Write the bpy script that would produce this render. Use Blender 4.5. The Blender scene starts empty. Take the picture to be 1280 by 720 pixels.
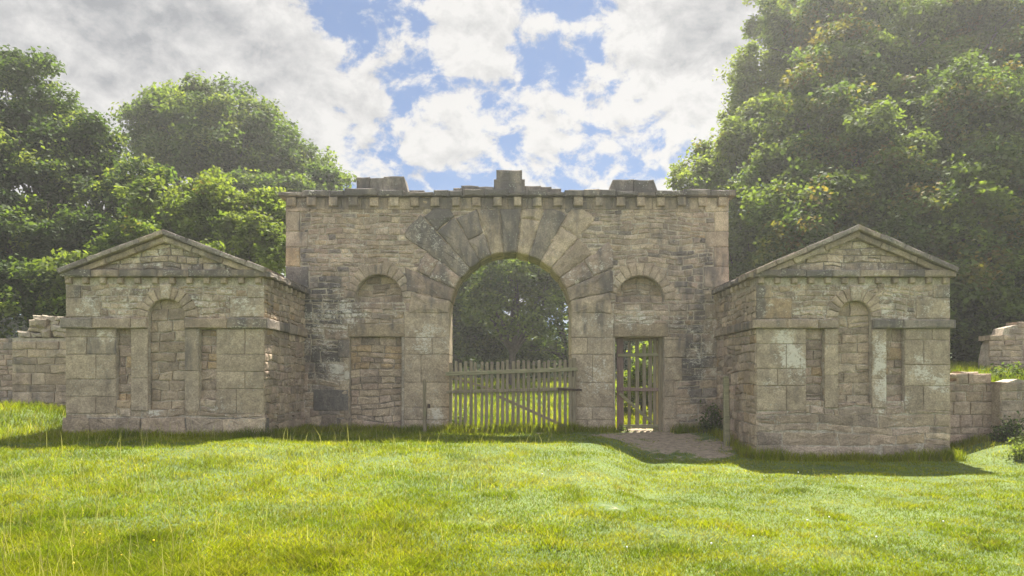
import bpy, bmesh, math, random
import numpy as np
from mathutils import Vector, noise as mnoise
from mathutils.geometry import tessellate_polygon

SC = bpy.context.scene
COL = SC.collection
rnd = random.Random(7)
rng = np.random.default_rng(11)
R = math.radians
EYE, HOR, FPX = 1.2, 480.0, 960.0          # eye height, horizon row, focal length in photo pixels
SUN_EL, SUN_AZ = 58.0, 15.5

def P(x, y, Y):
    return Vector(((x-640)*Y/FPX, Y, EYE+(HOR-y)*Y/FPX))

# ------------------------------------------------------------------ tags
def tag(o, label=None, cat=None, group=None, kind=None):
    if label: o['label'] = label
    if cat: o['category'] = cat
    if group: o['group'] = group
    if kind: o['kind'] = kind
    return o
def empty(name, loc, label=None, cat=None, group=None):
    o = bpy.data.objects.new(name, None); COL.objects.link(o)
    o.location = loc; o.empty_display_size = .3
    return tag(o, label, cat, group)
def put(o, parent):
    """parent o while keeping the world-space coordinates its mesh was built in"""
    if parent is not None:
        o.parent = parent
        o.location = -Vector(parent.location) if parent.type == 'EMPTY' else (0, 0, 0)
    return o

# ------------------------------------------------------------------ nodes / materials
def new_mat(name):
    m = bpy.data.materials.new(name); m.use_nodes = True
    nt = m.node_tree; nt.nodes.clear()
    return m, nt
class NT:
    def __init__(s, nt): s.nt = nt
    def n(s, t, **kw):
        nd = s.nt.nodes.new(t)
        for k, v in kw.items():
            if k.startswith('_'): setattr(nd, k[1:], v)
            else:
                key = int(k[1:]) if k[0] == 'i' and k[1:].isdigit() else k.replace('__', ' ')
                if hasattr(v, 'links') or isinstance(v, bpy.types.NodeSocket): s.nt.links.new(v, nd.inputs[key])
                else: nd.inputs[key].default_value = v
        return nd
    def link(s, a, b): s.nt.links.new(a, b)
    def math(s, op, a, b=0.0, clamp=False):
        nd = s.nt.nodes.new('ShaderNodeMath'); nd.operation = op; nd.use_clamp = clamp
        for i, v in enumerate((a, b)):
            if isinstance(v, bpy.types.NodeSocket): s.nt.links.new(v, nd.inputs[i])
            else: nd.inputs[i].default_value = v
        return nd.outputs[0]
    def mix(s, f, a, b, mode='MIX'):
        nd = s.nt.nodes.new('ShaderNodeMix'); nd.data_type = 'RGBA'; nd.blend_type = mode
        for k, v in ((0, f), (6, a), (7, b)):
            if isinstance(v, bpy.types.NodeSocket): s.nt.links.new(v, nd.inputs[k])
            else: nd.inputs[k].default_value = (*v, 1) if isinstance(v, tuple) and len(v) == 3 else v
        return nd.outputs[2]
    def ramp(s, f, lo, hi, a=0.0, b=1.0, smooth=True):
        nd = s.nt.nodes.new('ShaderNodeMapRange'); nd.interpolation_type = 'SMOOTHSTEP' if smooth else 'LINEAR'
        s.nt.links.new(f, nd.inputs[0])
        for i, v in enumerate((lo, hi, a, b)): nd.inputs[i+1].default_value = v
        return nd.outputs[0]
    def noise(s, vec, scale, detail=6, rough=.55, dist=0.0):
        nd = s.n('ShaderNodeTexNoise', Scale=scale, Detail=detail, Roughness=rough, Distortion=dist)
        if vec is not None: s.nt.links.new(vec, nd.inputs['Vector'])
        return nd.outputs['Fac']
    def mapping(s, vec, scale, loc=(0, 0, 0)):
        nd = s.n('ShaderNodeMapping'); nd.inputs['Scale'].default_value = scale; nd.inputs['Location'].default_value = loc
        s.nt.links.new(vec, nd.inputs['Vector']); return nd.outputs[0]

def stone_material(name, fixed=None, bump=.55):
    m, nt = new_mat(name); N = NT(nt)
    pos = N.n('ShaderNodeNewGeometry').outputs['Position']
    if fixed is None:
        base = N.n('ShaderNodeAttribute', _attribute_name='col').outputs['Color']
    else:
        base = N.n('ShaderNodeRGB').outputs[0]; base.default_value = (*fixed, 1)
    mk = N.n('ShaderNodeSeparateColor'); N.link(N.n('ShaderNodeAttribute', _attribute_name='mask').outputs['Color'], mk.inputs[0])
    stain_a, lime_a, moss_a = mk.outputs[0], mk.outputs[1], mk.outputs[2]
    n_mid = N.noise(pos, 3.1, 8, .62)
    n_fine = N.noise(pos, 34, 7, .68)
    n_big = N.noise(pos, .55, 4, .55)
    base = N.mix(1.0, base, (1.05, 1.015, 1.005), 'MULTIPLY')
    c = N.mix(N.ramp(n_mid, .33, .68), N.mix(1.0, base, (.78, .77, .77), 'MULTIPLY'), N.mix(1.0, base, (1.14, 1.13, 1.10), 'MULTIPLY'))
    c = N.mix(N.ramp(n_fine, .30, .72), N.mix(1.0, c, (.66, .65, .64), 'MULTIPLY'), N.mix(1.0, c, (1.22, 1.21, 1.18), 'MULTIPLY'))
    n_pat = N.noise(pos, 8.5, 9, .72, .4)
    c = N.mix(N.ramp(n_pat, .32, .64), N.mix(1.0, c, (.80, .79, .775), 'MULTIPLY'), N.mix(1.0, c, (1.08, 1.075, 1.06), 'MULTIPLY'))
    # soot and weathering, running down the face
    streak = N.noise(N.mapping(pos, (2.6, 2.6, .7)), 1.6, 7, .6)
    sm = N.math('ADD', N.math('MULTIPLY', streak, .9), N.math('MULTIPLY', n_big, .35))
    sm = N.math('ADD', sm, N.math('MULTIPLY', stain_a, .37))
    sm = N.math('ADD', sm, N.math('MULTIPLY', n_fine, .22))
    c = N.mix(N.ramp(sm, .82, 1.12, 0, .80), c, (.095, .085, .076))
    # lime wash / old mortar patches
    lm = N.math('ADD', N.math('MULTIPLY', N.noise(pos, 4.5, 9, .72), .45), N.math('MULTIPLY', N.noise(N.mapping(pos, (1, 1, 1.6), (3, 1, 8)), 17, 9, .80, .8), .60))
    lm = N.math('ADD', lm, N.math('MULTIPLY', N.math('MINIMUM', lime_a, .9), .20))
    c = N.mix(N.ramp(lm, .645, .72, 0, .88), c, (.64, .575, .465))
    # lichen dots
    vo = N.n('ShaderNodeTexVoronoi', Scale=17.0, Randomness=1.0); N.link(pos, vo.inputs['Vector'])
    dots = N.math('MULTIPLY', N.ramp(vo.outputs['Distance'], .16, .30, 1, 0), N.ramp(N.noise(pos, 2.2, 4), .50, .62))
    c = N.mix(N.math('MULTIPLY', dots, .55), c, (.42, .41, .34))
    # green algae where asked for
    gm = N.math('ADD', N.noise(pos, 2.7, 7, .65), N.math('MULTIPLY', moss_a, .45))
    c = N.mix(N.ramp(gm, .78, 1.0, 0, .6), c, (.085, .10, .035))
    h = N.math('ADD', N.math('MULTIPLY', N.noise(pos, 11, 8, .66), 1.0), N.math('MULTIPLY', n_fine, .55))
    h = N.math('ADD', h, N.math('MULTIPLY', N.noise(pos, 130, 4, .6), .18))
    bp = N.n('ShaderNodeBump', Strength=bump, Distance=.03, Height=h)
    b = N.n('ShaderNodeBsdfPrincipled', Base__Color=c, Roughness=.93, Normal=bp.outputs[0])
    b.inputs['Specular IOR Level'].default_value = .2
    o = N.n('ShaderNodeOutputMaterial', Surface=b.outputs[0])
    return m

def leaf_material(name, trans=.42, gloss=.35):
    m, nt = new_mat(name); N = NT(nt)
    c = N.n('ShaderNodeAttribute', _attribute_name='col').outputs['Color']
    pos = N.n('ShaderNodeNewGeometry').outputs['Position']
    c = N.mix(N.ramp(N.noise(pos, .9, 3), .3, .7), N.mix(1.0, c, (.78, .8, .8), 'MULTIPLY'), N.mix(1.0, c, (1.2, 1.15, 1.0), 'MULTIPLY'))
    tc = N.mix(1.0, c, (1.35, 1.4, .65), 'MULTIPLY')
    d = N.n('ShaderNodeBsdfPrincipled', Base__Color=c, Roughness=.68)
    d.inputs['Specular IOR Level'].default_value = gloss
    t = N.n('ShaderNodeBsdfTranslucent', Color=tc)
    mx = N.n('ShaderNodeMixShader', Fac=trans); N.link(d.outputs[0], mx.inputs[1]); N.link(t.outputs[0], mx.inputs[2])
    N.n('ShaderNodeOutputMaterial', Surface=mx.outputs[0])
    return m

def wood_material(name, c0, c1, moss=.25, axis='Z'):
    m, nt = new_mat(name); N = NT(nt)
    tc = N.n('ShaderNodeNewGeometry').outputs['Position']
    sc = {'Z': (26, 26, 1.6), 'X': (1.6, 26, 26)}[axis]
    g = N.noise(N.mapping(tc, sc), 1.7, 7, .65, .3)
    info = N.n('ShaderNodeObjectInfo').outputs['Random']
    c = N.mix(N.ramp(g, .3, .7), c0, c1)
    c = N.mix(N.ramp(info, 0, 1, .0, .4, False), c, N.mix(1.0, c, (.62, .58, .55), 'MULTIPLY'))
    c = N.mix(N.ramp(N.noise(tc, 4.2, 7, .7), .52, .74, 0, moss*1.8), c, (.14, .16, .075))
    c = N.mix(N.ramp(N.noise(tc, 21, 5, .7), .60, .72, 0, .5), c, (.36, .36, .31))
    bp = N.n('ShaderNodeBump', Strength=.6, Distance=.008, Height=g)
    b = N.n('ShaderNodeBsdfPrincipled', Base__Color=c, Roughness=.88, Normal=bp.outputs[0])
    b.inputs['Specular IOR Level'].default_value = .25
    N.n('ShaderNodeOutputMaterial', Surface=b.outputs[0])
    return m

def plain_material(name, c, rough=.8, metal=0., nscale=30., var=.25):
    m, nt = new_mat(name); N = NT(nt)
    pos = N.n('ShaderNodeNewGeometry').outputs['Position']
    f = N.ramp(N.noise(pos, nscale, 6, .65), .3, .7)
    cc = N.mix(f, tuple(x*(1-var) for x in c), tuple(min(1, x*(1+var)) for x in c))
    b = N.n('ShaderNodeBsdfPrincipled', Base__Color=cc, Roughness=rough, Metallic=metal)
    N.n('ShaderNodeOutputMaterial', Surface=b.outputs[0])
    return m

M_STONE = stone_material('weathered_sandstone')
M_CORE = stone_material('lime_mortar', (.45, .395, .31), .8)
M_LEAF = leaf_material('tree_leaf', .5, .14)
M_GRASS = leaf_material('grass_blade', .48, .05)
M_BARK = plain_material('bark', (.075, .06, .045), .95, 0, 9, .45)
M_WOOD = wood_material('weathered_oak', (.17, .135, .085), (.31, .255, .165), .3)
M_WOODR = wood_material('mossy_rail', (.18, .155, .09), (.32, .285, .165), .45, 'X')
M_PINKW = wood_material('reddish_board', (.20, .13, .105), (.31, .22, .18), .1)
M_IRON = plain_material('rusty_iron', (.075, .05, .038), .75, .6, 40, .4)
M_PETAL = plain_material('white_petal', (.78, .78, .72), .7)
M_YELLOW = plain_material('yellow_petal', (.80, .58, .03), .7)

# ------------------------------------------------------------------ mesh builder
class MB:
    def __init__(s): s.v, s.f, s.c, s.m, s.mi = [], [], [], [], []
    def add(s, vs, fs, col=(.3, .27, .22), mask=(0, 0, 0), mi=0):
        o = len(s.v); s.v += [tuple(v) for v in vs]; s.f += [tuple(i+o for i in f) for f in fs]
        s.c += [(*col, 1)]*len(vs); s.m += [(*q, 1) for q in mask] if isinstance(mask, list) else [(*mask, 1)]*len(vs); s.mi += [mi]*len(fs)
    def build(s, name, mats, parent=None, smooth=False):
        me = bpy.data.meshes.new(name); me.from_pydata(s.v, [], s.f)
        for nm, d in (('col', s.c), ('mask', s.m)):
            a = me.attributes.new(nm, 'FLOAT_COLOR', 'POINT')
            a.data.foreach_set('color', np.array(d, np.float32).ravel())
        for m in (mats if isinstance(mats, (list, tuple)) else [mats]): me.materials.append(m)
        me.polygons.foreach_set('material_index', s.mi)
        if smooth: me.polygons.foreach_set('use_smooth', [True]*len(s.f))
        me.update()
        o = bpy.data.objects.new(name, me); COL.objects.link(o)
        return put(o, parent)
def np_mesh(name, V, F, cols, mat, parent=None):
    me = bpy.data.meshes.new(name); nv, nf, k = len(V), len(F), F.shape[1]
    me.vertices.add(nv); me.vertices.foreach_set('co', V.astype(np.float32).ravel())
    me.loops.add(nf*k); me.loops.foreach_set('vertex_index', F.astype(np.int32).ravel())
    me.polygons.add(nf); me.polygons.foreach_set('loop_start', np.arange(0, nf*k, k, dtype=np.int32))
    me.update(calc_edges=True)
    a = me.attributes.new('col', 'FLOAT_COLOR', 'POINT')
    c4 = np.ones((nv, 4), np.float32); c4[:, :3] = cols; a.data.foreach_set('color', c4.ravel())
    me.materials.append(mat)
    o = bpy.data.objects.new(name, me); COL.objects.link(o)
    return put(o, parent)

class Frame:
    """a wall face: u along it, v up, n out of it"""
    def __init__(s, o, u, v=(0, 0, 1)):
        s.o, s.u, s.v = Vector(o), Vector(u).normalized(), Vector(v).normalized(); s.n = s.u.cross(s.v)
    def __call__(s, u, v, w=0.): return s.o+s.u*u+s.v*v+s.n*w

# ---- 2D helpers
def area2(p): return .5*sum(p[i][0]*p[(i+1) % len(p)][1]-p[(i+1) % len(p)][0]*p[i][1] for i in range(len(p)))
def centroid(p): return (sum(q[0] for q in p)/len(p), sum(q[1] for q in p)/len(p))
def clip(p, a, b, c):
    """keep a*u+b*v >= c"""
    out = []
    for i in range(len(p)):
        q, r = p[i], p[(i+1) % len(p)]
        dq, dr = a*q[0]+b*q[1]-c, a*r[0]+b*r[1]-c
        if dq >= 0: out.append(q)
        if (dq >= 0) != (dr >= 0):
            t = dq/(dq-dr); out.append((q[0]+(r[0]-q[0])*t, q[1]+(r[1]-q[1])*t))
    return out
def inset(p, g):
    q = list(p)
    n = len(p)
    for i in range(n):
        a, b = p[i], p[(i+1) % n]
        ex, ey = b[0]-a[0], b[1]-a[1]; L = math.hypot(ex, ey)
        if L < 1e-5: continue
        nx, ny = -ey/L, ex/L                       # inward for CCW
        q = clip(q, nx, ny, nx*a[0]+ny*a[1]+g)
        if len(q) < 3: return None
    return q
def rect(u0, u1, v0, v1): return [(u0, v0), (u1, v0), (u1, v1), (u0, v1)]

TAN = [(.43, .345, .245), (.395, .315, .225), (.46, .37, .265), (.38, .305, .225), (.42, .33, .24), (.35, .285, .21), (.48, .395, .29)]
PINK = [(.41, .315, .24), (.42, .33, .26), (.38, .30, .23), (.44, .355, .27), (.35, .285, .22)]
OCHRE = [(.42, .31, .19), (.40, .31, .205)]
GREY = [(.255, .22, .185), (.29, .25, .21), (.22, .19, .165), (.32, .275, .225)]
ASH = [(.41, .335, .24), (.385, .315, .23), (.43, .355, .26)]
def pick(pal, j=.10):
    c = rnd.choice(pal); k = 1+rnd.uniform(-j, j); return tuple(x*k for x in c)

MASKF = None      # weathering that runs across the joints: (u, v) -> extra stain, extra limewash
def stone(B, F, poly, d=.015, back=-.05, gap=.007, bev=.012, rough=.006, col=(.3, .26, .2), mask=(0, 0, 0), step=.12, bulge=.004):
    if area2(poly) < 0: poly = poly[::-1]
    p = inset(poly, gap)
    if not p or abs(area2(p)) < .0012: return
    pts = []
    for i in range(len(p)):
        a, b = p[i], p[(i+1) % len(p)]; L = math.hypot(b[0]-a[0], b[1]-a[1])
        if L < .012: continue
        k = max(1, int(L/step))
        for j in range(k):
            t = j/k; jt = rough if j else rough*.7
            pts.append((a[0]+(b[0]-a[0])*t+rnd.uniform(-jt, jt), a[1]+(b[1]-a[1])*t+rnd.uniform(-jt, jt)))
    n = len(pts)
    if n < 3: return
    c = centroid(pts)
    def inw(q, dist):
        L = math.hypot(q[0]-c[0], q[1]-c[1]) or 1; k = min(.45, dist*1.3/L); return (q[0]+(c[0]-q[0])*k, q[1]+(c[1]-q[1])*k)
    tu, tv = rnd.uniform(-.02, .02)*(rough > .003), rnd.uniform(-.02, .02)*(rough > .003)
    V = [F(q[0], q[1], back) for q in pts]
    V += [F(q[0], q[1], d-bev) for q in pts]
    r2 = [inw(q, bev*rnd.uniform(.8, 1.3)) for q in pts]
    V += [F(q[0], q[1], d+tu*(q[0]-c[0])+tv*(q[1]-c[1])+rnd.uniform(-.3, .2)*rough) for q in r2]
    V += [F(c[0]+(q[0]-c[0])*.55, c[1]+(q[1]-c[1])*.55, d+bulge+rnd.uniform(-.6, .7)*rough) for q in r2]
    V.append(F(c[0], c[1], d+bulge+rnd.uniform(-.4, .6)*rough))
    fs = []
    for r in range(3):
        for i in range(n):
            j = (i+1) % n; fs.append((r*n+i, r*n+j, (r+1)*n+j, (r+1)*n+i))
    for i in range(n): fs.append((3*n+i, 3*n+(i+1) % n, 4*n))
    if MASKF:
        uv = pts+pts+r2+[(c[0]+(q[0]-c[0])*.55, c[1]+(q[1]-c[1])*.55) for q in r2]+[c]
        mask = [(mask[0]+a, mask[1]+b, mask[2]) for a, b in (MASKF(*q) for q in uv)]
    B.add(V, fs, col, mask)

def block(B, F, u0, u1, v0, v1, w0, w1, col=(.3, .26, .2), mask=(0, 0, 0), bev=.012, rough=.004, gap=0.):
    """a dressed block running from depth w0 out to w1"""
    stone(B, F, rect(u0, u1, v0, v1), w1, w0, gap, bev, rough, col, mask, .25, .002)

def slab(B, F, outer, holes, w0, w1, col=(.25, .22, .18), mask=(0, 0, 0), mi=0):
    loops = [outer]+holes
    tris = tessellate_polygon([[Vector((q[0], q[1], 0)) for q in L] for L in loops])
    flat = [q for L in loops for q in L]; n = len(flat)
    V = [F(q[0], q[1], w1) for q in flat]+[F(q[0], q[1], w0) for q in flat]
    fs = []
    for t in tris:
        a, b, c = t
        if area2([flat[a], flat[b], flat[c]]) < 0: b, c = c, b
        fs.append((a, b, c)); fs.append((n+c, n+b, n+a))
    o = 0
    for k, L in enumerate(loops):
        m = len(L); ccw = area2(L) > 0
        if k: ccw = not ccw
        for i in range(m):
            j = (i+1) % m
            f = (o+i, n+o+i, n+o+j, o+j); fs.append(f if ccw else f[::-1])
        o += m
    B.add(V, fs, col, mask, mi)

def arch_loop(cu, r, v0, vs, n=24, hgt=None):
    """bottom-left, bottom-right then the arc, CCW"""
    hgt = hgt or r
    return [(cu-r, v0), (cu+r, v0)]+[(cu+r*math.cos(math.pi*i/n), vs+hgt*math.sin(math.pi*i/n)) for i in range(n+1)]

def rect_minus(r, h):
    (a0, a1, b0, b1), (c0, c1, d0, d1) = r, h
    if c0 >= a1 or c1 <= a0 or d0 >= b1 or d1 <= b0: return [r]
    out = []
    if c0 > a0: out.append((a0, c0, b0, b1))
    if c1 < a1: out.append((c1, a1, b0, b1))
    x0, x1 = max(a0, c0), min(a1, c1)
    if d0 > b0: out.append((x0, x1, b0, d0))
    if d1 < b1: out.append((x0, x1, d1, b1))
    return out

def rubble(B, F, u0, u1, v0, v1, hr=(.11, .22), lr=(.16, .5), rects=(), circs=(), halfs=(), pal=TAN, fn=None, d=(-.002, .022), gap=.0085, rough=.015, split=.12, jag=True):
    """coursed rubble: rows of uneven stones, cut round the openings"""
    v = v0
    while v < v1-.03:
        h = rnd.uniform(*hr)
        if v1-v-h < hr[0]*.7: h = v1-v
        u = u0; first = rnd.uniform(.3, 1)
        while u < u1-.02:
            L = rnd.uniform(*lr)*first*min(1.4, .6+h/.25); first = 1
            if u1-u-L < lr[0]*.7: L = u1-u
            cells = [(u, u+L, v, v+h)]
            if rnd.random() < split and h > .14:
                k = rnd.uniform(.35, .65); cells = [(u, u+L, v, v+h*k), (u, u+L, v+h*k, v+h)]
            for h_ in rects:
                cells = [x for cc in cells for x in rect_minus(cc, h_)]
            for (a, b, c, e) in cells:
                if b-a < .035 or e-c < .035: continue
                jj = .012 if jag else 0
                p = rect(a, b, c, e)
                if jj:
                    z_ = F.o.x*3.1+F.o.y
                    p = [(q[0]+mnoise.noise((q[0]*3.3, q[1]*5.1, z_+7))*.045, q[1]+mnoise.noise((q[0]*1.3, q[1]*2.2, z_))*.085+mnoise.noise((q[0]*5.1, q[1]*3.9, z_+3))*.028) for q in p]
                for (cu, cv, r, half) in circs:
                    m = centroid(p); dx, dy = m[0]-cu, m[1]-cv; dd = math.hypot(dx, dy)
                    if half and m[1] < cv: continue
                    if dd < r*.8: p = []; break
                    if dd < r+.9: p = clip(p, dx/dd, dy/dd, (dx*cu+dy*cv)/dd+r)
                    if len(p) < 3: break
                if len(p) < 3: continue
                for (ha, hb, hc) in halfs:
                    p = clip(p, ha, hb, hc)
                    if len(p) < 3: break
                if len(p) < 3: continue
                m = centroid(p)
                col, mask = pick(pal, .22), (0, 0, 0)
                if fn: col, mask = fn(m[0], m[1], col)
                stone(B, F, p, rnd.uniform(*d), -.05, gap*rnd.uniform(.5, 1.7), rnd.uniform(.006, .014), rough, col, mask)
            u += L
        v += h

def box(B, c0, c1, col=(.3, .25, .2), mask=(0, 0, 0), bev=.0):
    (x0, y0, z0), (x1, y1, z1) = c0, c1
    V = [(x0, y0, z0), (x1, y0, z0), (x1, y1, z0), (x0, y1, z0), (x0, y0, z1), (x1, y0, z1), (x1, y1, z1), (x0, y1, z1)]
    B.add(V, [(3, 2, 1, 0), (4, 5, 6, 7), (0, 1, 5, 4), (1, 2, 6, 5), (2, 3, 7, 6), (3, 0, 4, 7)], col, mask)

def vnoise(x, y, s=0):
    """smooth value noise on arrays, 0..1"""
    xi, yi = np.floor(x).astype(np.int64), np.floor(y).astype(np.int64); fx, fy = x-xi, y-yi
    def h(a, b):
        n = (a*374761393+b*668265263+s*1442695041) & 0xffffffff
        n = ((n ^ (n >> 13))*1274126177) & 0xffffffff
        return ((n ^ (n >> 16)) & 0xffff)/65535.
    fx, fy = fx*fx*(3-2*fx), fy*fy*(3-2*fy)
    return (h(xi, yi)*(1-fx)+h(xi+1, yi)*fx)*(1-fy)+(h(xi, yi+1)*(1-fx)+h(xi+1, yi+1)*fx)*fy
def fbm(x, y, s=0, o=4):
    t, a, k = 0, .5, 0
    for i in range(o):
        t = t+a*vnoise(x*2**i+i*17.3, y*2**i-i*9.1, s+i); k += a; a *= .5
    return t/k

# ------------------------------------------------------------------ terrain
def sm(a, b, x):
    t = np.clip((x-a)/(b-a), 0, 1); return t*t*(3-2*t)
def gz(X, Y):
    X, Y = np.asarray(X, float), np.asarray(Y, float)
    A = .40*(1-sm(4.7, 6.2, X)); q = sm(1.0, 3.0, X); a_ = 6.5+8.8*q; b_ = 16+3.2*q
    t_ = np.clip((Y-a_)/(b_-a_), 0, 1); z = -.38+A*t_*t_*(3-2*t_)+.0*X
    z = z+.28*sm(9.2, 10.6, X)*sm(14, 17, Y)
    z = z+.38*sm(5.5, 12, X)*sm(18.2, 22, Y)
    ml = sm(-9.0, -11.6, X); z = z+.62*ml*sm(14.6, 18.0, Y)*(1-.35*sm(18.4, 20.4, Y))+.12*(1-sm(-5.5, -3.5, X))*np.exp(-((Y-13.8)/2.)**2)
    z = z+1.35*sm(21, 44, Y)+.35*sm(1, 9, X)*sm(21, 34, Y)
    z = z+1.36*sm(17.75, 18.2, Y)*sm(9.4, 9.9, X)*(1-sm(26, 40, Y))
    z = z+.07*(fbm(X*.55, Y*.55, 3)-.5)+.05*(fbm(X*1.9, Y*1.9, 8, 2)-.5)*(1-sm(30, 60, Y))
    z = z-.10*np.exp(-((X+.75)/.55)**2-((Y-18.55)/.45)**2)-.06*np.exp(-((X-.75)/.5)**2-((Y-18.6)/.4)**2)
    z = z+7*sm(60, 190, np.abs(X)+Y*.6)
    return z
def bare(X, Y):
    """0..1: how worn the turf is"""
    X, Y = np.asarray(X, float), np.asarray(Y, float)
    w = .9*(fbm(X*1.9, Y*1.9, 21)-.5)+1.0*(fbm(X*8, Y*8, 22, 3)-.5)
    def blob(cx, cy, rx, ry, k=1.): return k*(1.15-np.sqrt(((X-cx)/rx)**2+((Y-cy)/ry)**2))
    m = np.maximum.reduce([blob(2.5, 17.7, .9, .7), blob(3.3, 18.3, 1.2, 1.2), blob(3.75, 17.2, 1.35, 1.3), blob(4.2, 16.5, .8, .5), blob(3.2, 19.9, .6, 2.2), blob(-.78, 18.6, .5, .26), blob(.9, 18.7, .42, .2),
                           blob(-.40, 8.35, .26, .2, .45), blob(1.62, 8.05, .4, .28, .5), blob(1.2, 9.4, .2, .25, .85)])
    return np.clip((m+w)*1.25, 0, 1)*(m > -.45)

xs = np.unique(np.concatenate([-np.geomspace(17, 210, 20), np.arange(-17, 17.01, .16), np.geomspace(17, 210, 20)]))
ys = np.unique(np.concatenate([-np.geomspace(2, 90, 10), np.arange(-2, 3, .5), np.arange(3, 23, .14), np.geomspace(23, 240, 40)]))
GX, GY = np.meshgrid(xs, ys)
GZ = gz(GX, GY)
nx, ny = len(xs), len(ys)
I = np.arange(nx*ny).reshape(ny, nx)
GF = np.stack([I[:-1, :-1], I[:-1, 1:], I[1:, 1:], I[1:, :-1]], -1).reshape(-1, 4)
bm_ = bare(GX, GY)
gcol = np.zeros((nx*ny, 3)); gcol[:, 0] = (bm_*np.where(GY < 12, .38, 1.)).ravel()
def ground_material():
    m, nt = new_mat('turf_and_earth'); N = NT(nt)
    pos = N.n('ShaderNodeNewGeometry').outputs['Position']
    a = N.n('ShaderNodeSeparateColor'); N.link(N.n('ShaderNodeAttribute', _attribute_name='col').outputs['Color'], a.inputs[0])
    n1, n2, n3 = N.noise(pos, .8, 6, .6), N.noise(pos, 9, 6, .7), N.noise(pos, 60, 5, .7)
    g = N.mix(N.ramp(n1, .35, .65), (.050, .085, .014), (.105, .145, .026))
    g = N.mix(N.ramp(n2, .3, .7, 0, .6), g, (.11, .15, .03))
    e = N.mix(N.ramp(n2, .3, .7), (.17, .125, .08), (.35, .275, .185))
    e = N.mix(N.ramp(n3, .56, .66, 0, .6), e, (.40, .36, .30))
    f = N.math('ADD', a.outputs[0], N.math('ADD', N.math('MULTIPLY', N.math('SUBTRACT', n3, .5), .6), N.math('MULTIPLY', N.math('SUBTRACT', n2, .5), 1.1)))
    c = N.mix(N.ramp(f, .35, .6), g, e)
    bp = N.n('ShaderNodeBump', Strength=.7, Distance=.03, Height=N.math('ADD', n2, N.math('MULTIPLY', n3, .5)))
    b = N.n('ShaderNodeBsdfPrincipled', Base__Color=c, Roughness=.95, Normal=bp.outputs[0])
    N.n('ShaderNodeOutputMaterial', Surface=b.outputs[0])
    return m
M_GROUND = ground_material()
gr = np_mesh('ground', np.stack([GX, GY, GZ], -1).reshape(-1, 3), GF, gcol, M_GROUND)
gr.data.polygons.foreach_set('use_smooth', [True]*len(gr.data.polygons))
tag(gr, 'gently sloping turf with worn earth before the wicket gate', 'ground', kind='structure')

# ------------------------------------------------------------------ the gateway
GO = Vector((-.04, 19.2, 0))
GF_ = Frame(GO, (1, 0, 0))
gu = lambda x: (x-638)/50.
gv = lambda y: EYE+(HOR-y)/50.
gate = empty('stone_gateway', GO, 'tall weathered stone screen wall with a big central arch, between the two lodges', 'gateway')
UL, UR, VT = gu(357), gu(911), gv(247)
AR, AS = 1.52, gv(392)                         # arch radius and springing
LN = (-3.29, .59, 3.24, 3.35)                  # left niche: centre, radius, flat bottom, springing
RN = (3.24, .61, 3.24, 3.30)
LD = (gu(437), gu(502), 0, 2.38)               # blocked door
RD = (gu(769), gu(830), 0, 2.38)               # wicket door
blobs = [(400, 375, 45, 35, .85), (390, 430, 45, 45, .8), (545, 300, 22, 55, .3), (868, 400, 26, 70, .75), (760, 310, 16, 50, .6), (745, 375, 22, 40, .7),
         (525, 390, 32, 26, .5), (548, 350, 14, 18, .5), (515, 345, 14, 16, .7), (410, 455, 22, 25, .8), (870, 460, 22, 40, .8), (735, 400, 14, 30, .45), (430, 258, 22, 18, .7), (370, 300, 18, 40, .5), (840, 300, 30, 30, .4), (890, 330, 20, 30, .5), (520, 360, 22, 18, .4), (640, 250, 220, 14, .35),
         (385, 300, 10, 50, .4), (715, 260, 20, 14, .5), (780, 375, 10, 10, .3), (375, 365, 30, 20, .6)]
limes = [(430, 400, 30, 40, .55), (420, 468, 14, 14, 1.0), (535, 425, 18, 16, .7), (385, 400, 35, 40, .4), (790, 402, 40, 10, .6), (880, 440, 30, 45, .45), (745, 470, 18, 25, .6), (545, 520, 12, 12, .7), (375, 500, 16, 25, .4), (640, 400, 300, 30, .15)]
def field(L, x, y): return min(1., sum(k*math.exp(-((x-a)/b)**2-((y-c)/d)**2) for a, c, b, d, k in L))
def gate_fn(u, v, col):
    x, y = 638+u*50, HOR+(EYE-v)*50
    s = field(blobs, x, y); l = field(limes, x, y)
    if rnd.random() < s*.6: col = tuple(x*.88 for x in pick(GREY, .2))
    if rnd.random() < .03: col = pick(OCHRE)
    if rnd.random() < .08: s += .35
    return col, (.25*rnd.random()*(s > .2), .26, .15+.35*max(0, 1-v/.8)+(.25 if v > 5.2 else 0))

def gate_mask(u, v):
    x, y = 638+u*50+mnoise.noise((u*2.3, v*2.3, 5))*12, HOR+(EYE-v)*50+mnoise.noise((u*2.3, v*2.3, 9))*12
    return .75*field(blobs, x, y), .85*field(limes, x, y)
MASKF = gate_mask
core = MB()
outer = rect(UL+.02, UR-.02, -.5, VT)
hole_arch = arch_loop(0, AR+.04, -.45, AS)
holeL = [(LN[0]-LN[1], LN[2]), (LN[0]+LN[1], LN[2])]+[(LN[0]+LN[1]*math.cos(math.pi*i/20), LN[3]+LN[1]*math.sin(math.pi*i/20)) for i in range(21)]
holeR = [(RN[0]-RN[1], RN[2]), (RN[0]+RN[1], RN[2])]+[(RN[0]+RN[1]*math.cos(math.pi*i/20), RN[3]+RN[1]*math.sin(math.pi*i/20)) for i in range(21)]
slab(core, GF_, outer, [hole_arch, holeL, holeR, rect(LD[0], LD[1], -.4, LD[3]), rect(RD[0], RD[1], -.4, RD[3])], -.30, -.005, mask=(.15, .35, .1))
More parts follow.
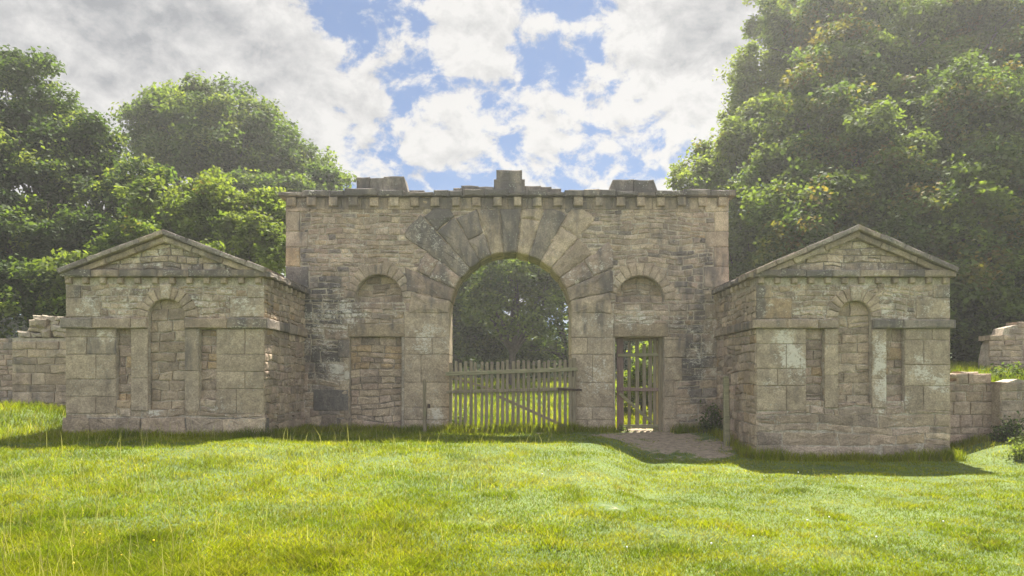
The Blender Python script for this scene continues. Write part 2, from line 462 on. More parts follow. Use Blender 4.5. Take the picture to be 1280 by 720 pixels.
slab(core, GF_, outer, [arch_loop(0, AR+.04, -.45, AS), rect(RD[0], RD[1], -.4, RD[3])], -1.0, -.301, mask=(.3, .1, .1))
core.build('wall_core', M_CORE, gate)

W = {(a, b): MB() for a in (-1, 1) for b in (0, 1)}
quo = []                                         # corner stones and other dressed blocks, as keep-outs for the rubble
v = -.2; k = 0
while v < VT-.05:
    h = min(rnd.uniform(.38, .55), VT-v)
    for (e, sgn) in ((UL, 1), (UR, -1)):
        L = (.62 if k % 2 else .38)*rnd.uniform(.9, 1.1)
        r_ = (e, e+L, v, v+h) if sgn > 0 else (e-L, e, v, v+h)
        if v > 1.6 or sgn > 0: quo.append(r_)
    v += h; k += 1
for r_ in quo:
    col, mask = gate_fn((r_[0]+r_[1])/2, (r_[2]+r_[3])/2, pick(TAN+PINK))
    stone(W[1 if r_[0] > 0 else -1, r_[2] > 2.6], GF_, rect(*r_), .022, -.99, .007, .015, .008, col, mask, .14)
# pier blocks each side of the arch, dressed and running through the wall
pier_r = []
for sgn, far in ((-1, -2.66), (1, 2.58)):
    Bp = MB(); v = -.25; k = 0
    a, b = (far, -AR) if sgn < 0 else (AR, far)
    for h in (.55, .32, .62, .70, .42, .68):
        if v+h > AS+.2: h = AS+.2-v
        cut = rnd.choice((.38, .5, .62)); cells = [(a, b)] if k % 3 == 2 else [(a, a+(b-a)*cut), (a+(b-a)*cut, b)]
        for (c0, c1) in cells:
            col, mask = gate_fn((c0+c1)/2, v+h/2, pick(ASH))
            edge = abs(c0-a if sgn > 0 else c1-b) < .01
            stone(Bp, GF_, rect(c0, c1, v, v+h), .028 if not edge else .034, -.985 if edge else -.05, .006, .010, .005, col, (mask[0]*.8, max(mask[1], .12), mask[2]), .16)
        v += h; k += 1
    Bp.build('pier', M_STONE, gate)
    pier_r.append((a, b, -.3, v))
# arch stones: long uneven wedges
V_ = MB(); angs = [0]; nst = 15
for i in range(nst): angs.append(180*(i+1)/nst)
for i in range(nst):
    a0, a1 = R(angs[i]), R(angs[i+1]); am = (a0+a1)/2
    low = math.sin(am) < .35
    rout = {0: 2.55, 1: 2.75, 2: 3.05, 3: 2.55, 4: 3.2, 5: 2.85, 6: 3.1, 7: 3.1, 8: 3.1, 9: 2.75, 10: 3.25, 11: 3.35, 12: 2.6, 13: 2.9, 14: 2.55}[i]
    ri = AR
    p = [(ri*math.cos(a0), AS+ri*math.sin(a0)), (rout*math.cos(a0), AS+rout*math.sin(a0)), (rout*math.cos(a1), AS+rout*math.sin(a1)), (ri*math.cos(a1), AS+ri*math.sin(a1))]
    p = clip(p, 0, -1, -gv(261)); p = clip(p, 1, 0, -2.64); p = clip(p, -1, 0, -2.58)
    col, mask = pick(TAN[:1]+TAN[1:4]+PINK[:2]), (0, 0, 0)
    # two pieces for some: a long stone broken by a joint
    st = {8: .75, 9: 1.0, 10: 1.0, 11: .9, 7: .8, 6: .45, 5: .75, 12: .6, 13: .45, 14: .3, 4: .35, 3: .3, 2: .5, 1: .35, 0: .3}[i]
    if i in (7, 9, 10, 11, 5): col = pick([(.34, .285, .225), (.31, .265, .21)], .1)
    pcs = [p]
    if i in (2, 4, 6, 9, 10, 12):
        rc = {2: 2.25, 4: 2.5, 6: 2.4, 9: 2.1, 10: 2.75, 12: 2.2}[i]; ca, sa = math.cos(am+.06), math.sin(am+.06); kk = sa*AS+rc
        pcs = [clip(p, -ca, -sa, -kk), clip(p, ca, sa, kk)]
    for q in pcs:
        kq = rnd.uniform(.85, 1.12)
        if len(q) > 2: stone(V_, GF_, q, .032+.03*rnd.random(), -.985, .008, .028, .018, tuple(x*kq for x in col), (st*rnd.uniform(.5, .85), .12+.35*(i in (11, 12, 2)), .1), .14, .014)
V_.build('arch_stones', M_STONE, gate)
# rubble field
voids = [LD, RD, (LN[0]-LN[1]-.02, LN[0]+LN[1]+.02, LN[2], LN[3]+.02), (RN[0]-RN[1]-.02, RN[0]+RN[1]+.02, RN[2], RN[3]+.02),
         (-AR-.3, AR+.3, -1, AS), (LD[0]-.05, -2.66, 2.38, 2.70), (RD[0]-.04, RD[1]+.10, 2.38, 2.71)]+quo+pier_r
circs = [(0, AS, AR+.35, True), (LN[0], LN[3], LN[1]+.20, True), (RN[0], RN[3], RN[1]+.20, True)]
for (sd, a_, b_) in ((-1, UL+.01, 0), (1, 0, UR-.01)): rubble(W[sd, 1], GF_, a_, b_, 2.7, VT, (.08, .18), (.12, .40), voids, circs, pal=PINK+TAN, fn=gate_fn, split=.18)
for (sd, a_, b_) in ((-1, UL+.01, LD[0]), (1, RD[1], UR-.01)): rubble(W[sd, 0], GF_, a_, b_, -.15, 2.7, (.13, .27), (.2, .52), voids, circs, pal=PINK+TAN+GREY[:2], fn=gate_fn, split=.2)
for sd in W: W[sd].build('rubble_facing', M_STONE, gate)
# niches: curved back stones and small arch ring
for (cu, r, vb, vs) in (LN, RN):
    Bn = MB()
    rubble(Bn, Frame(GO+Vector((0, .29, 0)), (1, 0, 0)), cu-r, cu+r, vb, vs+r, (.12, .2), (.2, .42), circs=[], pal=TAN, fn=lambda u, v, c: (c, (.1, .1, 0)))
    Bn.build('niche', M_STONE, gate)
    Br = MB(); n = 13
    for i in range(n):
        a0, a1 = math.pi*i/n, math.pi*(i+1)/n; ro = r+rnd.uniform(.24, .36)
        p = [(cu+r*math.cos(a0), vs+r*math.sin(a0)), (cu+ro*math.cos(a0), vs+ro*math.sin(a0)), (cu+ro*math.cos(a1), vs+ro*math.sin(a1)), (cu+r*math.cos(a1), vs+r*math.sin(a1))]
        col, mask = gate_fn(cu, vs+r+.1, pick(TAN)); stone(Br, GF_, p, .026, -.29, .007, .012, .007, col, (mask[0]+(.7 if i == 6 and cu < 0 else 0), .1, 0))
    Br.build('niche_arch', M_STONE, gate)
# lintels and jambs
for (a, b) in ((LD[0]-.03, -2.62), (RD[0]-.04, RD[1]+.10)):
    Bl = MB(); block(Bl, GF_, a, b, 2.385, 2.70, -.6, .03, pick([(.33, .265, .18)]), (.25, 0, 0), .015, .006); Bl.build('lintel', M_STONE, gate)
Bj = (MB(), MB()); v = -.2
while v < 2.37:
    h = min(rnd.uniform(.3, .75), 2.375-v)
    for (a, b, q, BB) in ((LD[0]-.14*rnd.uniform(.8, 2.2), LD[0], -.2, Bj[0]), (RD[1], RD[1]+rnd.uniform(.25, .55), -.98, Bj[1])):
        col, mask = gate_fn((a+b)/2, v+h/2, pick(ASH)); stone(BB, GF_, rect(a, b, v, v+h), .030, q, .006, .012, .006, col, (mask[0]*.4, .15, .15))
    v += h
for BB in Bj: BB.build('door_jamb', M_STONE, gate)
MASKF = None
Bd = MB()
DF = Frame(GO+Vector((0, .12, 0)), (1, 0, 0))
slab(Bd, DF, rect(LD[0]-.02, LD[1]+.02, -.45, LD[3]+.02), [], -.17, -.012, (.29, .25, .2), (0, .35, 0))
def door_fn(u, v, col):
    if v > 1.5 and rnd.random() < .45: col = pick(OCHRE, .12)
    return col, (.12 if v > .6 else .3, .25, .1)
rubble(Bd, DF, LD[0], LD[1], -.15, LD[3], (.11, .2), (.18, .42), pal=TAN+PINK, fn=door_fn)
Bd.build('blocked_door', M_STONE, gate)
# broad smooth stone low on the left, tablet-like
MASKF = gate_mask
Bs = MB(); block(Bs, GF_, gu(392), gu(436), gv(513), gv(487), -.04, .034, (.22, .20, .175), (.45, .0, .1), .012, .005); Bs.build('smooth_block', M_STONE, gate)
# cornice course, brackets, broken parapet
Bc = MB()
u = UL-.14
while u < UR+.14:
    L = rnd.uniform(.35, .9); e = min(u+L, UR+.14)
    if UR+.14-e < .3: e = UR+.14
    t = gv(239)+rnd.uniform(-.06, .045)
    block(Bc, GF_, u, e, VT-.0+.002, t, -1.1, .20+rnd.uniform(-.05, .02), pick(GREY+TAN[5:6], .18), (rnd.uniform(.5, 1.), rnd.uniform(.1, .5), .3), .03, .012, .004)
    u = e
Bc.build('cornice', M_STONE, gate)
nb = 22
for i in range(nb):
    u = UL+.06+(UR-UL-.12-.22)*i/(nb-1)
    Bb = MB(); block(Bb, GF_, u+rnd.uniform(-.02, .02), u+.22+rnd.uniform(-.02, .02), gv(258.5), VT-.004, -.05, .115+rnd.uniform(-.02, .02), pick(TAN, .12), (.28, .25, .1), .018, .008)
    Bb.build('bracket', M_STONE, gate)
Bf = MB(); u = UL+.02                                # frieze of squared stones behind the brackets
while u < UR-.02:
    e = min(u+rnd.uniform(.3, .7), UR-.02); block(Bf, GF_, u, e, gv(262), VT-.01, -.04, .028, pick(TAN, .12), (.45, .15, .15), .012, .006, .004); u = e
Bf.build('frieze', M_STONE, gate)
tops = [(444, 461, 222, 238), (461, 478, 223.5, 238), (478, 508, 221.5, 238), (566, 578, 235.5, 240), (576, 598, 233, 240), (596, 617, 234.5, 240), (617, 656, 225, 240), (620, 652.5, 213.5, 225.2),
        (656, 677, 233, 240), (675, 690, 234.5, 240), (688, 702, 236.5, 240), (711, 726, 238, 241.5), (726, 744, 239, 241.5), (744, 760, 238.5, 241.5), (760, 793, 225, 243), (793, 824, 225.5, 243),
        (511, 530, 238.5, 240), (545, 566, 239, 241)]
for (x0, x1, y0, y1) in tops:
    Bt = MB(); F2 = Frame(GO+Vector((0, .10, 0)), (1, 0, 0))
    a, b, c, d = gu(x0), gu(x1), gv(y1)-.06, gv(y0)+.05
    p = rect(a, b, c, d)
    if x1 in (824,): p = [(a, c), (b-.05, c), (b, c+.16), (b-.12, d), (a, d)]
    if x0 == 760: p = [(a, c), (b, c), (b, d), (a+.14, d), (a, c+.12)]
    if x1 == 508: p = [(a, c), (b+.03, c), (b-.07, d), (a, d)]
    stone(Bt, F2, p, 0, -.62, .003, .022, .012, pick(GREY, .1), (.7, .05, .3), .16, .004)
    # back of the block
    Bt.build('parapet_block', M_STONE, gate)

MASKF = None
# ------------------------------------------------------------------ lodges
LY = 16.1
def lodge(label, X0, Wd, base, yb_string, yt_string, nc, nr, ntop, nbot, pan, pil_b, apexv, plinth, seed, sunny_side, limes_, stains_=()):
    global MASKF
    rnd.seed(seed)
    F = Frame((X0, LY, 0), (1, 0, 0)); D = 3.7
    SD = Frame((X0+Wd, LY, 0), (0, 1, 0)) if sunny_side > 0 else Frame((X0, LY+D, 0), (0, -1, 0))   # the flank towards the gateway
    t = empty('stone_lodge', (X0+Wd/2, LY, base), label, 'lodge', 'stone lodges flanking the gateway')
    EV = 3.43; vs0, vs1 = yb_string, yt_string; spr = ntop-nr
    def fn(u, v, col):
        s = .10+.25*math.exp(-((v-2.9)/.3)**2)*rnd.random(); l = .05
        if rnd.random() < .05: s += .4
        if rnd.random() < .05: col = pick(OCHRE)
        return col, (s*(1.6 if rnd.random() < .25 else 1), l+(.45 if v > yt_string else .05), .1+.4*max(0, 1-(v-base)/.5))
    C = MB()
    niche = [(nc-nr, nbot), (nc+nr, nbot)]+[(nc+nr*math.cos(math.pi*i/16), spr+nr*math.sin(math.pi*i/16)) for i in range(17)]
    holes = [niche]+[rect(a, b, pan[2], vs0) for a, b in pan[:2]]
    outer = [(.015, base-.4), (Wd-.015, base-.4), (Wd-.015, EV), (.015, EV)]
    slab(C, F, outer, holes, -.14, -.005, mask=(.1, .45, .1))
    slab(C, F, outer, [], -D, -.141, mask=(.1, .35, .1))
    C.build('wall_core', M_CORE, t)
    def lm_(u, v):
        u, v = u+mnoise.noise((u*4, v*4, X0))*.12, v+mnoise.noise((u*4, v*4, X0+9))*.12
        return field(stains_, u, v), field(limes_, u, v)
    MASKF = lm_
    Wl = MB()
    # dressed corner blocks below and above the string course
    keep = [(a, b, pan[2], vs0) for a, b in pan[:2]]+[(nc-nr, nc+nr, nbot, spr)]
    pl, pr = pan[0][1], pan[1][0]
    pv = max(.55, pil_b-.06)
    for side in (0, 1):
        v = pv; k = side
        while v < vs0-.02:
            h = min(rnd.choice((.36, .44, .52)), vs0-v)
            if vs0-v-h < .15: h = vs0-v
            lo, hi = (0, pan[0][0]) if side == 0 else (pan[1][1], Wd)
            c = lo+(hi-lo)*(.42 if k % 2 else .6)
            for (a, b) in (((lo, c), (c, hi)) if rnd.random() < .7 else ((lo, hi),)):
                col, mk = fn((a+b)/2, v+h/2, pick(ASH)); stone(Wl, F, rect(a, b, v, v+h), .020, -.05, .006, .009, .004, col, mk, .2, .002)
            keep.append((lo, hi, v, v+h)); v += h; k += 1
        cb = [(0, .74, vs1+.02, 3.0), (0, .32, 3.0, 3.27)] if side == 0 else [(Wd-.72, Wd, vs1+.02, 3.0), (Wd-.36, Wd, 3.0, 3.27)]
        for r_ in cb:
            col, mk = fn(r_[0], r_[2], pick(ASH)); stone(Wl, F, rect(*r_), .022, -.05, .006, .01, .005, col, (mk[0]+.1, mk[1], 0), .2, .002); keep.append(r_)
    keep += [(pl, nc-nr, pil_b, vs0), (nc+nr, pr, pil_b, vs0), (-1, nc-nr-.001, vs0, vs1), (nc+nr+.001, 9, vs0, vs1)]
    rubble(Wl, F, 0, Wd, vs1-.4, EV-.16, (.07, .15), (.10, .36), keep, [(nc, spr, nr+.20, True)], pal=TAN, fn=fn, split=.25)
    if plinth:
        rubble(Wl, F, 0, Wd, .50, pv+.4, (.14, .2), (.3, .6), keep+[(-1, 9, pv+.36, 9)], pal=TAN, fn=fn)
    else:
        rubble(Wl, F, 0, Wd, base-.1, pv+.4, (.16, .27), (.3, .85), keep+[(-1, 9, pv+.36, 9)], pal=TAN+PINK, fn=fn, split=.15)
    MASKF = None
    # flank wall
    su0, su1 = (0, D) if sunny_side > 0 else (0, D)
    def fs_(u, v, col):
        s = .15; c2, m2 = fn(-9, v, col); return c2, (s+.2*rnd.random(), .25*rnd.random(), m2[2])
    rubble(Wl, SD, su0, su1, vs1, EV-.16, (.10, .19), (.16, .44), pal=TAN, fn=fs_, split=.2)
    rubble(Wl, SD, su0, su1, base-.1, vs0, (.15, .27), (.2, .5), pal=TAN+PINK, fn=fs_, split=.2)
    OS = Frame((X0, LY+D, 0), (0, -1, 0)) if sunny_side > 0 else Frame((X0+Wd, LY, 0), (0, 1, 0))
    rubble(Wl, OS, 0, D, base-.1, EV, (.2, .3), (.3, .7), pal=TAN, fn=fs_, split=.1)
    Wl.build('wall', M_STONE, t)
    if plinth:
        Bp = MB(); rubble(Bp, Frame((X0-.05, LY-.05, 0), (1, 0, 0)), 0, Wd+.1, base-.2, .50, (.30, .36), (.5, .95), pal=TAN+GREY[3:], fn=fn, d=(.0, .02), rough=.014, split=0)
        box(Bp, (X0-.035, LY-.035, base-.4), (X0+Wd+.035, LY+.2, .485), (.2, .18, .15), (.3, .1, .3))
        Bp.build('plinth', M_STONE, t)
    # niche and side panels, walled up
    Bn = MB(); rubble(Bn, Frame((X0, LY+.125, 0), (1, 0, 0)), nc-nr-.01, nc+nr+.01, nbot-.02, ntop, (.17, .25), (.22, .42), pal=TAN, fn=lambda u, v, c: (c, (.08, .15, 0)), split=.05)
    Bn.build('niche', M_STONE, t)
    for a, b in pan[:2]:
        Bn = MB(); rubble(Bn, Frame((X0, LY+.125, 0), (1, 0, 0)), a-.01, b+.01, pan[2]-.02, vs0, (.14, .24), (.2, .34), pal=PINK+OCHRE[:1], fn=lambda u, v, c: (c, (.12, .1, .1)), split=.05)
        Bn.build('side_panel', M_STONE, t)
    MASKF = lm_
    for (a, b) in ((pl, nc-nr), (nc+nr, pr)):
        Bn = MB(); v = pil_b
        while v < vs0-.01:
            h = min(rnd.uniform(.5, .9), vs0-v)
            if vs0-v-h < .25: h = vs0-v
            col, mk = fn((a+b)/2, v+h/2, pick(ASH)); block(Bn, F, a, b, v, v+h, -.12, .032, col, mk, .008, .004, .003); v += h
        Bn.build('pilaster', M_STONE, t)
    MASKF = None
    # arch ring and keystone
    Br = MB(); n = 11
    for i in range(n):
        a0, a1 = math.pi*i/n, math.pi*(i+1)/n; ro = nr+rnd.uniform(.22, .30)
        if i == 5: continue
        p = [(nc+nr*math.cos(a0), spr+nr*math.sin(a0)), (nc+ro*math.cos(a0), spr+ro*math.sin(a0)), (nc+ro*math.cos(a1), spr+ro*math.sin(a1)), (nc+nr*math.cos(a1), spr+nr*math.sin(a1))]
        p = clip(p, 0, 1, vs1+.002)
        if len(p) < 3: continue
        stone(Br, F, p, .03, -.12, .006, .012, .006, pick(TAN), (.15, .2, 0))
    Br.build('niche_arch', M_STONE, t)
    Bk = MB(); hw = .085; stone(Bk, F, [(nc-hw, ntop-.015), (nc+hw, ntop-.015), (nc+hw*1.45, ntop+.30), (nc-hw*1.45, ntop+.30)], .085, -.12, .003, .016, .004, pick(ASH), (.0, .55, 0)); Bk.build('keystone', M_STONE, t)
    # string course, broken by the niche, returning along the flank
    Bs = MB()
    def run(Fr, a, b, v0, v1, w, st):
        u = a
        while u < b-.01:
            e = min(u+rnd.uniform(.5, .9), b)
            if b-e < .3: e = b
            block(Bs, Fr, u, e, v0, v1+rnd.uniform(-.008, .008), -.06, w, pick(TAN[3:6]+GREY[3:], .12), (st*rnd.uniform(.4, 1.5), rnd.uniform(.1, .5), .25), .022, .007, .003); u = e
    run(F, -.09, nc-nr, vs0+.003, vs1, .095, .45); Bs.build('string_course', M_STONE, t); Bs = MB(); run(F, nc+nr, Wd+.09, vs0+.003, vs1, .095, .55); Bs.build('string_course', M_STONE, t); Bs = MB()
    run(SD, 0, D-.6 if sunny_side > 0 else D, vs0+.003, vs1, .085, .6)
    Bs.build('string_course', M_STONE, t)
    # eaves brackets
    nb = 12
    for i in range(nb):
        u = .02+(Wd-.04-.15)*i/(nb-1); Bb = MB(); block(Bb, F, u, u+.12, EV-.13, EV-.003, -.05, .085, pick(TAN), (.3, .15, 0), .015, .006); Bb.build('bracket', M_STONE, t)
    for i in range(9):
        u = .25+i*.36; Bb = MB(); block(Bb, SD, u, u+.12, EV-.13, EV-.003, -.05, .085, pick(TAN), (.4, .1, 0), .015, .006); Bb.build('bracket', M_STONE, t)
    # cornice shelf
    Bs = MB(); run(F, -.06, Wd+.06, EV, EV+.15, .15, .85); run(SD, -.1, D, EV+.002, EV+.12, .14, .8); Bs.build('cornice', M_STONE, t)
    # pediment with rubble tympanum
    mid = nc; ov = .05; top = apexv; th = .13
    sl = (top-(EV+.19))/(mid+ov)
    tri = [(.0, EV+.151), (Wd, EV+.151), (Wd, EV+.17), (mid, EV+.17+(mid)*sl-.06), (.0, EV+.17)]
    Bt = MB(); slab(Bt, F, tri, [], -.4, -.012, mask=(.2, .3, .1))
    nl = math.hypot(sl, 1)
    hf = [(sl/nl, -1/nl, (-(EV+.12))/nl), (-sl/nl, -1/nl, (-(EV+.12)-sl*2*mid)/nl)]
    rubble(Bt, F, .05, Wd-.05, EV+.155, top, (.10, .18), (.16, .42), halfs=hf, pal=TAN, fn=lambda u, v, c: (c, (.18+.4*(v < EV+.28), .5, .05)), split=.15)
    Bt.build('pediment', [M_STONE], t)
    # raking cornice stones on the front, then the roof slabs running back
    for sg in (-1, 1):
        Bk = MB(); Lr = (mid+ov if sg < 0 else Wd-mid+ov)*nl; dirv = (sg/nl, -sl/nl)
        RF = Frame(F(mid, top-.02, 0), Vector((1, 0, -sl)) if sg > 0 else Vector((1, 0, sl)), Vector((sl, 0, 1)) if sg > 0 else Vector((-sl, 0, 1)))
        u = 0.
        while u < Lr-.02:
            e = min(u+rnd.uniform(.45, .85), Lr)
            if Lr-e < .25: e = Lr
            a, b = (u, e) if sg > 0 else (-e, -u)
            block(Bk, RF, a, b, -.24, -.115, -.1, .12, pick(TAN+GREY[3:], .1), (.5, .15, .1), .015, .007, .004)
            u = e
        Bk.build('raking_cornice', M_STONE, t)
        Bk = MB(); nrow = 6
        for r_ in range(nrow):
            w1 = .23-(D+.45)*r_/nrow; w0 = .23-(D+.45)*(r_+1)/nrow+.004; u = 0.
            while u < Lr+.04-.01:
                e = min(u+rnd.uniform(.5, .8), Lr+.04)
                if Lr+.04-e < .3: e = Lr+.04
                a, b = (u, e) if sg > 0 else (-e, -u); tl = rnd.uniform(-.012, .012)
                block(Bk, RF, a, b, -.11, -.0+tl, w0, w1+rnd.uniform(-.015, .015)*(r_ == 0), pick(GREY[1:]+TAN[5:6], .12), (.4, .3, .25), .018, .007, .003)
                u = e
        Bk.build('roof', M_STONE, t)
    # rear gable so the roof is closed behind
    Bg = MB(); slab(Bg, Frame((X0, LY+D-.25, 0), (1, 0, 0)), tri, [], -.22, -.0, mask=(.2, .2, .1)); Bg.build('rear_gable', M_CORE, t)
    return t
lu = lambda x: (x-83)/59.6
lodge('stone lodge left of the arch, with a plain plinth course and beige patched corner blocks', -9.35, 4.16, 0., 2.36, 2.58, lu(209), .385, 2.99, .66,
      ((lu(146), lu(165)), (lu(250), lu(271)), .86), .64, 4.43, True, 21, 1, [(1.9, .6, .3, .15, .8), (.9, 2.2, .4, .2, .6), (3.3, .7, .4, .2, .6), (2.0, 2.9, 1.4, .15, .3), (2.8, 2.2, .3, .3, .5)], [(.3, 3.2, .3, .2, .6), (2.1, .3, 2., .15, .25)])
ru = lambda x: (x-945)/59.6
lodge('stone lodge right of the arch, its corner blocks flecked with white limewash, beside wooden post', 5.12, 4.06, -.42, 2.36, 2.55, ru(1068), .35, 2.95, .80,
      ((ru(1007), ru(1030)), (ru(1107), ru(1130)), .84), .70, 4.53, False, 35, -1, [(.75, 1.7, .35, .4, 1.0), (2.6, 1.5, .18, .9, 1.2), (3.4, 1.5, .3, .3, .9), (3.9, 1.2, .2, .25, .9), (.5, 2.2, .3, .2, .7), (2.06, 3.1, .2, .2, .9), (3.1, .9, .3, .2, .6), (.3, 1.2, .3, .2, .5)], [(.05, 2.95, .2, .4, 1.2), (.1, 2.2, .12, .3, .5)])
rnd.seed(99)

# ------------------------------------------------------------------ ruined boundary walls
def ruin(label, X0, X1, Y, base, prof, th=.5, pal=TAN+PINK, hr=(.13, .24), lr=(.2, .5), stain=.15, lime=.15, cap=(0, 0), seed=1, capcol=TAN):
    rnd.seed(seed)
    t = empty('ruined_wall', ((X0+X1)/2, Y, base), label, 'wall', 'ruined boundary walls beside the lodges')
    F = Frame((X0, Y, 0), (1, 0, 0)); L = X1-X0
    B = MB()
    out = [(0.01, base-.4), (L-.01, base-.4)]+[(a, b-.05) for a, b in reversed(prof)]
    slab(B, F, out, [], -th, -.012, mask=(.2, .25, .2)); B.build('wall_core', M_CORE, t)
    B = MB(); mv = max(b for a, b in prof)
    def topv(u):
        for (a, b), (c, d) in zip(prof, prof[1:]):
            if a <= u <= c: return b+(d-b)*(u-a)/(c-a+1e-9)
        return prof[-1][1]
    def fn(u, v, col): return col, (stain+.3*rnd.random()*(rnd.random() < .3), lime, .25)
    v = base-.15
    while v < mv:
        h = rnd.uniform(*hr); u = -rnd.uniform(0, .1)
        while u < L:
            l = rnd.uniform(*lr); a, b = max(0, u), min(L, u+l)
            if b-a > .06 and v+h*.6 < topv((a+b)/2):
                col, mk = fn(a, v, pick(pal, .15)); last = v+h*1.6 >= topv((a+b)/2)
                stone(B, F, rect(a, b, v, v+h), rnd.uniform(0, .03), -th if last else -.05, .008, .014, .012, col, mk)
            u += l
        v += h
    B.build('wall', M_STONE, t)
    if cap[0]:
        B = MB(); a0, a1 = cap
        for i in range(cap[0]):
            pass
    return t
def loose_top(parent, Y, th, cells, seed, pal):
    rnd.seed(seed); B = MB()
    for (a, b, c, d) in cells:
        F = Frame((0, Y+rnd.uniform(-.03, .05), 0), (1, 0, 0)); p = [(q[0]+rnd.uniform(-.035, .035), q[1]+rnd.uniform(-.03, .02)) for q in rect(a, b, c, d)]; stone(B, F, p, rnd.uniform(-.08, .06), -th*rnd.uniform(.7, 1), .004, .035, .024, pick(pal, .14), (.1, .3, .1), .14, .006)
    B.build('loose_coping', M_STONE, parent)
w = ruin('low ruined stone wall with pale rubble heaped on top, joined to left lodge', -13.41, -9.33, 20.6, .38, [(0, 2.48), (4.08, 2.48)], .55, ASH+TAN, (.18, .32), (.35, .8), .25, .1, seed=3)
cells = []
v = 2.26
for (x0, x1, y0, y1) in ((22, 36, 413, 421), (36, 52, 414, 421), (52, 66, 413, 421), (66, 84, 412, 421), (30, 47, 406, 414), (47, 62, 407, 414), (62, 84, 405, 413), (34, 46, 399, 407), (46, 60, 400, 407), (60, 72, 398, 407), (72, 84, 399, 406), (38, 50, 392, 400), (50, 66, 393, 400), (66, 80, 394, 399)):
    a, b = P(x0, y1, 20.6), P(x1, y0, 20.6); j_ = lambda k: rnd.uniform(-k, k)
    cells.append((a.x+j_(.05), b.x+j_(.05), a.z+j_(.02)-.02, b.z+j_(.035)))
loose_top(w, 20.6, .5, cells, 5, [(.46, .40, .31), (.42, .35, .26), (.38, .32, .25)])
ruin('rough rubble wall stub at the far left edge, beyond the rubble-topped wall', -18.5, -13.3, 21.4, .5, [(0, 2.4), (1.5, 2.65), (3.6, 2.45), (5.2, 2.58)], .5, PINK+GREY[3:], (.10, .22), (.16, .45), .2, .3, seed=4)
w = ruin('low mortared stone wall running from right lodge to the ivy tuft', 9.0, 10.88, 17.4, -.25, [(0, 1.26), (.55, 1.40), (.95, 1.28), (1.35, 1.40), (1.88, 1.30)], .5, PINK+TAN[3:6], (.15, .30), (.18, .55), .2, .12, seed=6)
loose_top(w, 17.4, .5, [(9.9, 10.2, 1.34, 1.42), (10.2, 10.62, 1.36, 1.50), (10.62, 10.86, 1.35, 1.41)], 8, PINK)
w = ruin('low coursed stone wall at the right edge, behind the round bush', 10.84, 15.0, 17.05, -.2, [(0, 1.24), (.4, 1.36), (.9, 1.27), (1.5, 1.40), (4.16, 1.38)], .5, PINK+TAN, (.12, .26), (.16, .6), .25, .2, seed=9)
ruin('ragged ruined wall raised on the grassy bank, above the low right wall', 13.05, 17.5, 21.0, 1.45, [(0, 1.9), (.08, 2.3), (.2, 2.55), (.33, 2.5), (.42, 2.78), (.8, 2.88), (1.1, 2.76), (2, 2.92), (4.45, 3.0)], .5, PINK+TAN, (.10, .19), (.18, .5), .25, .25, seed=10)

# ------------------------------------------------------------------ timber gates and posts
def bar(p0, p1, wd, th, up=(0, -1, 0), taper=0., mat=M_WOOD, name='bar', parent=None, seg=5, wob=.003, point=0.):
    """a sawn timber from p0 to p1; wd across, th along 'up'"""
    p0, p1 = Vector(p0), Vector(p1); d = (p1-p0).normalized(); n = Vector(up).normalized(); s = d.cross(n).normalized()
    B = MB(); V = []; fs = []
    e = min(wd, th)*.12
    for i in range(seg+1):
        q = p0.lerp(p1, i/seg); q = q+s*rnd.uniform(-wob, wob)+n*rnd.uniform(-wob, wob); k = 1-taper*i/seg
        a, b = wd/2*k, th/2
        for (x, y) in ((-a+e, -b), (a-e, -b), (a, -b+e), (a, b-e), (a-e, b), (-a+e, b), (-a, b-e), (-a, -b+e)): V.append(q+s*x+n*y)
    for i in range(seg):
        for j in range(8):
            k = (j+1) % 8; fs.append((i*8+j, i*8+k, (i+1)*8+k, (i+1)*8+j))
    fs.append(tuple(reversed(range(8))))
    if point:
        V.append(p1+d*point+s*rnd.uniform(-.1, .1)*wd); b0 = seg*8
        for j in range(8): fs.append((b0+j, b0+(j+1) % 8, len(V)-1))
    else: fs.append(tuple(range(seg*8, seg*8+8)))
    B.add(V, fs)
    return B.build(name, mat, parent)
rnd.seed(5)
CY = 19.04
cx = lambda x: (x-640)*CY/FPX
cz = lambda y: EYE+(HOR-y)*CY/FPX
cg = empty('field_gate', (0, CY, 0), 'wide sagging picket gate of grey weathered timber closing the central arch', 'gate')
npk = 24
for i in range(npk):
    x = 562.5+(713-562.5)*i/(npk-1)+rnd.uniform(-.6, .6); sag = (713-x)/150*2.5
    y0 = 544+rnd.uniform(-2, 2.5); y1 = 450.5+sag+rnd.uniform(-1.3, 1.3)
    lean = rnd.uniform(-.9, .9)
    bar((cx(x), CY, cz(y0)), (cx(x+lean), CY, cz(y1)), .074+rnd.uniform(-.012, .010), .024, name='picket', parent=cg, point=.02*rnd.random())
bar((cx(557), CY-.035, cz(467.5)), (cx(722), CY-.035, cz(461.5)), .095, .045, mat=M_WOODR, name='rail', parent=cg, seg=8)
bar((cx(558), CY-.03, cz(490)), (cx(717), CY-.03, cz(486)), .075, .035, mat=M_WOOD, name='rail', parent=cg, seg=8)
bar((cx(558), CY+.035, cz(539)), (cx(717), CY+.035, cz(537)), .09, .04, mat=M_WOOD, name='rail', parent=cg, seg=8)
bar((cx(620), CY+.06, cz(494)), (cx(706), CY+.06, cz(533)), .07, .03, mat=M_WOOD, name='brace', parent=cg, seg=6)
bar((cx(561), CY+.06, cz(470)), (cx(618), CY+.06, cz(488)), .06, .03, mat=M_WOOD, name='brace', parent=cg, seg=6)
bar((cx(717.5), CY+.0, cz(546)), (cx(717.5), CY, cz(447.5)), .10, .07, mat=M_WOOD, name='stile', parent=cg)
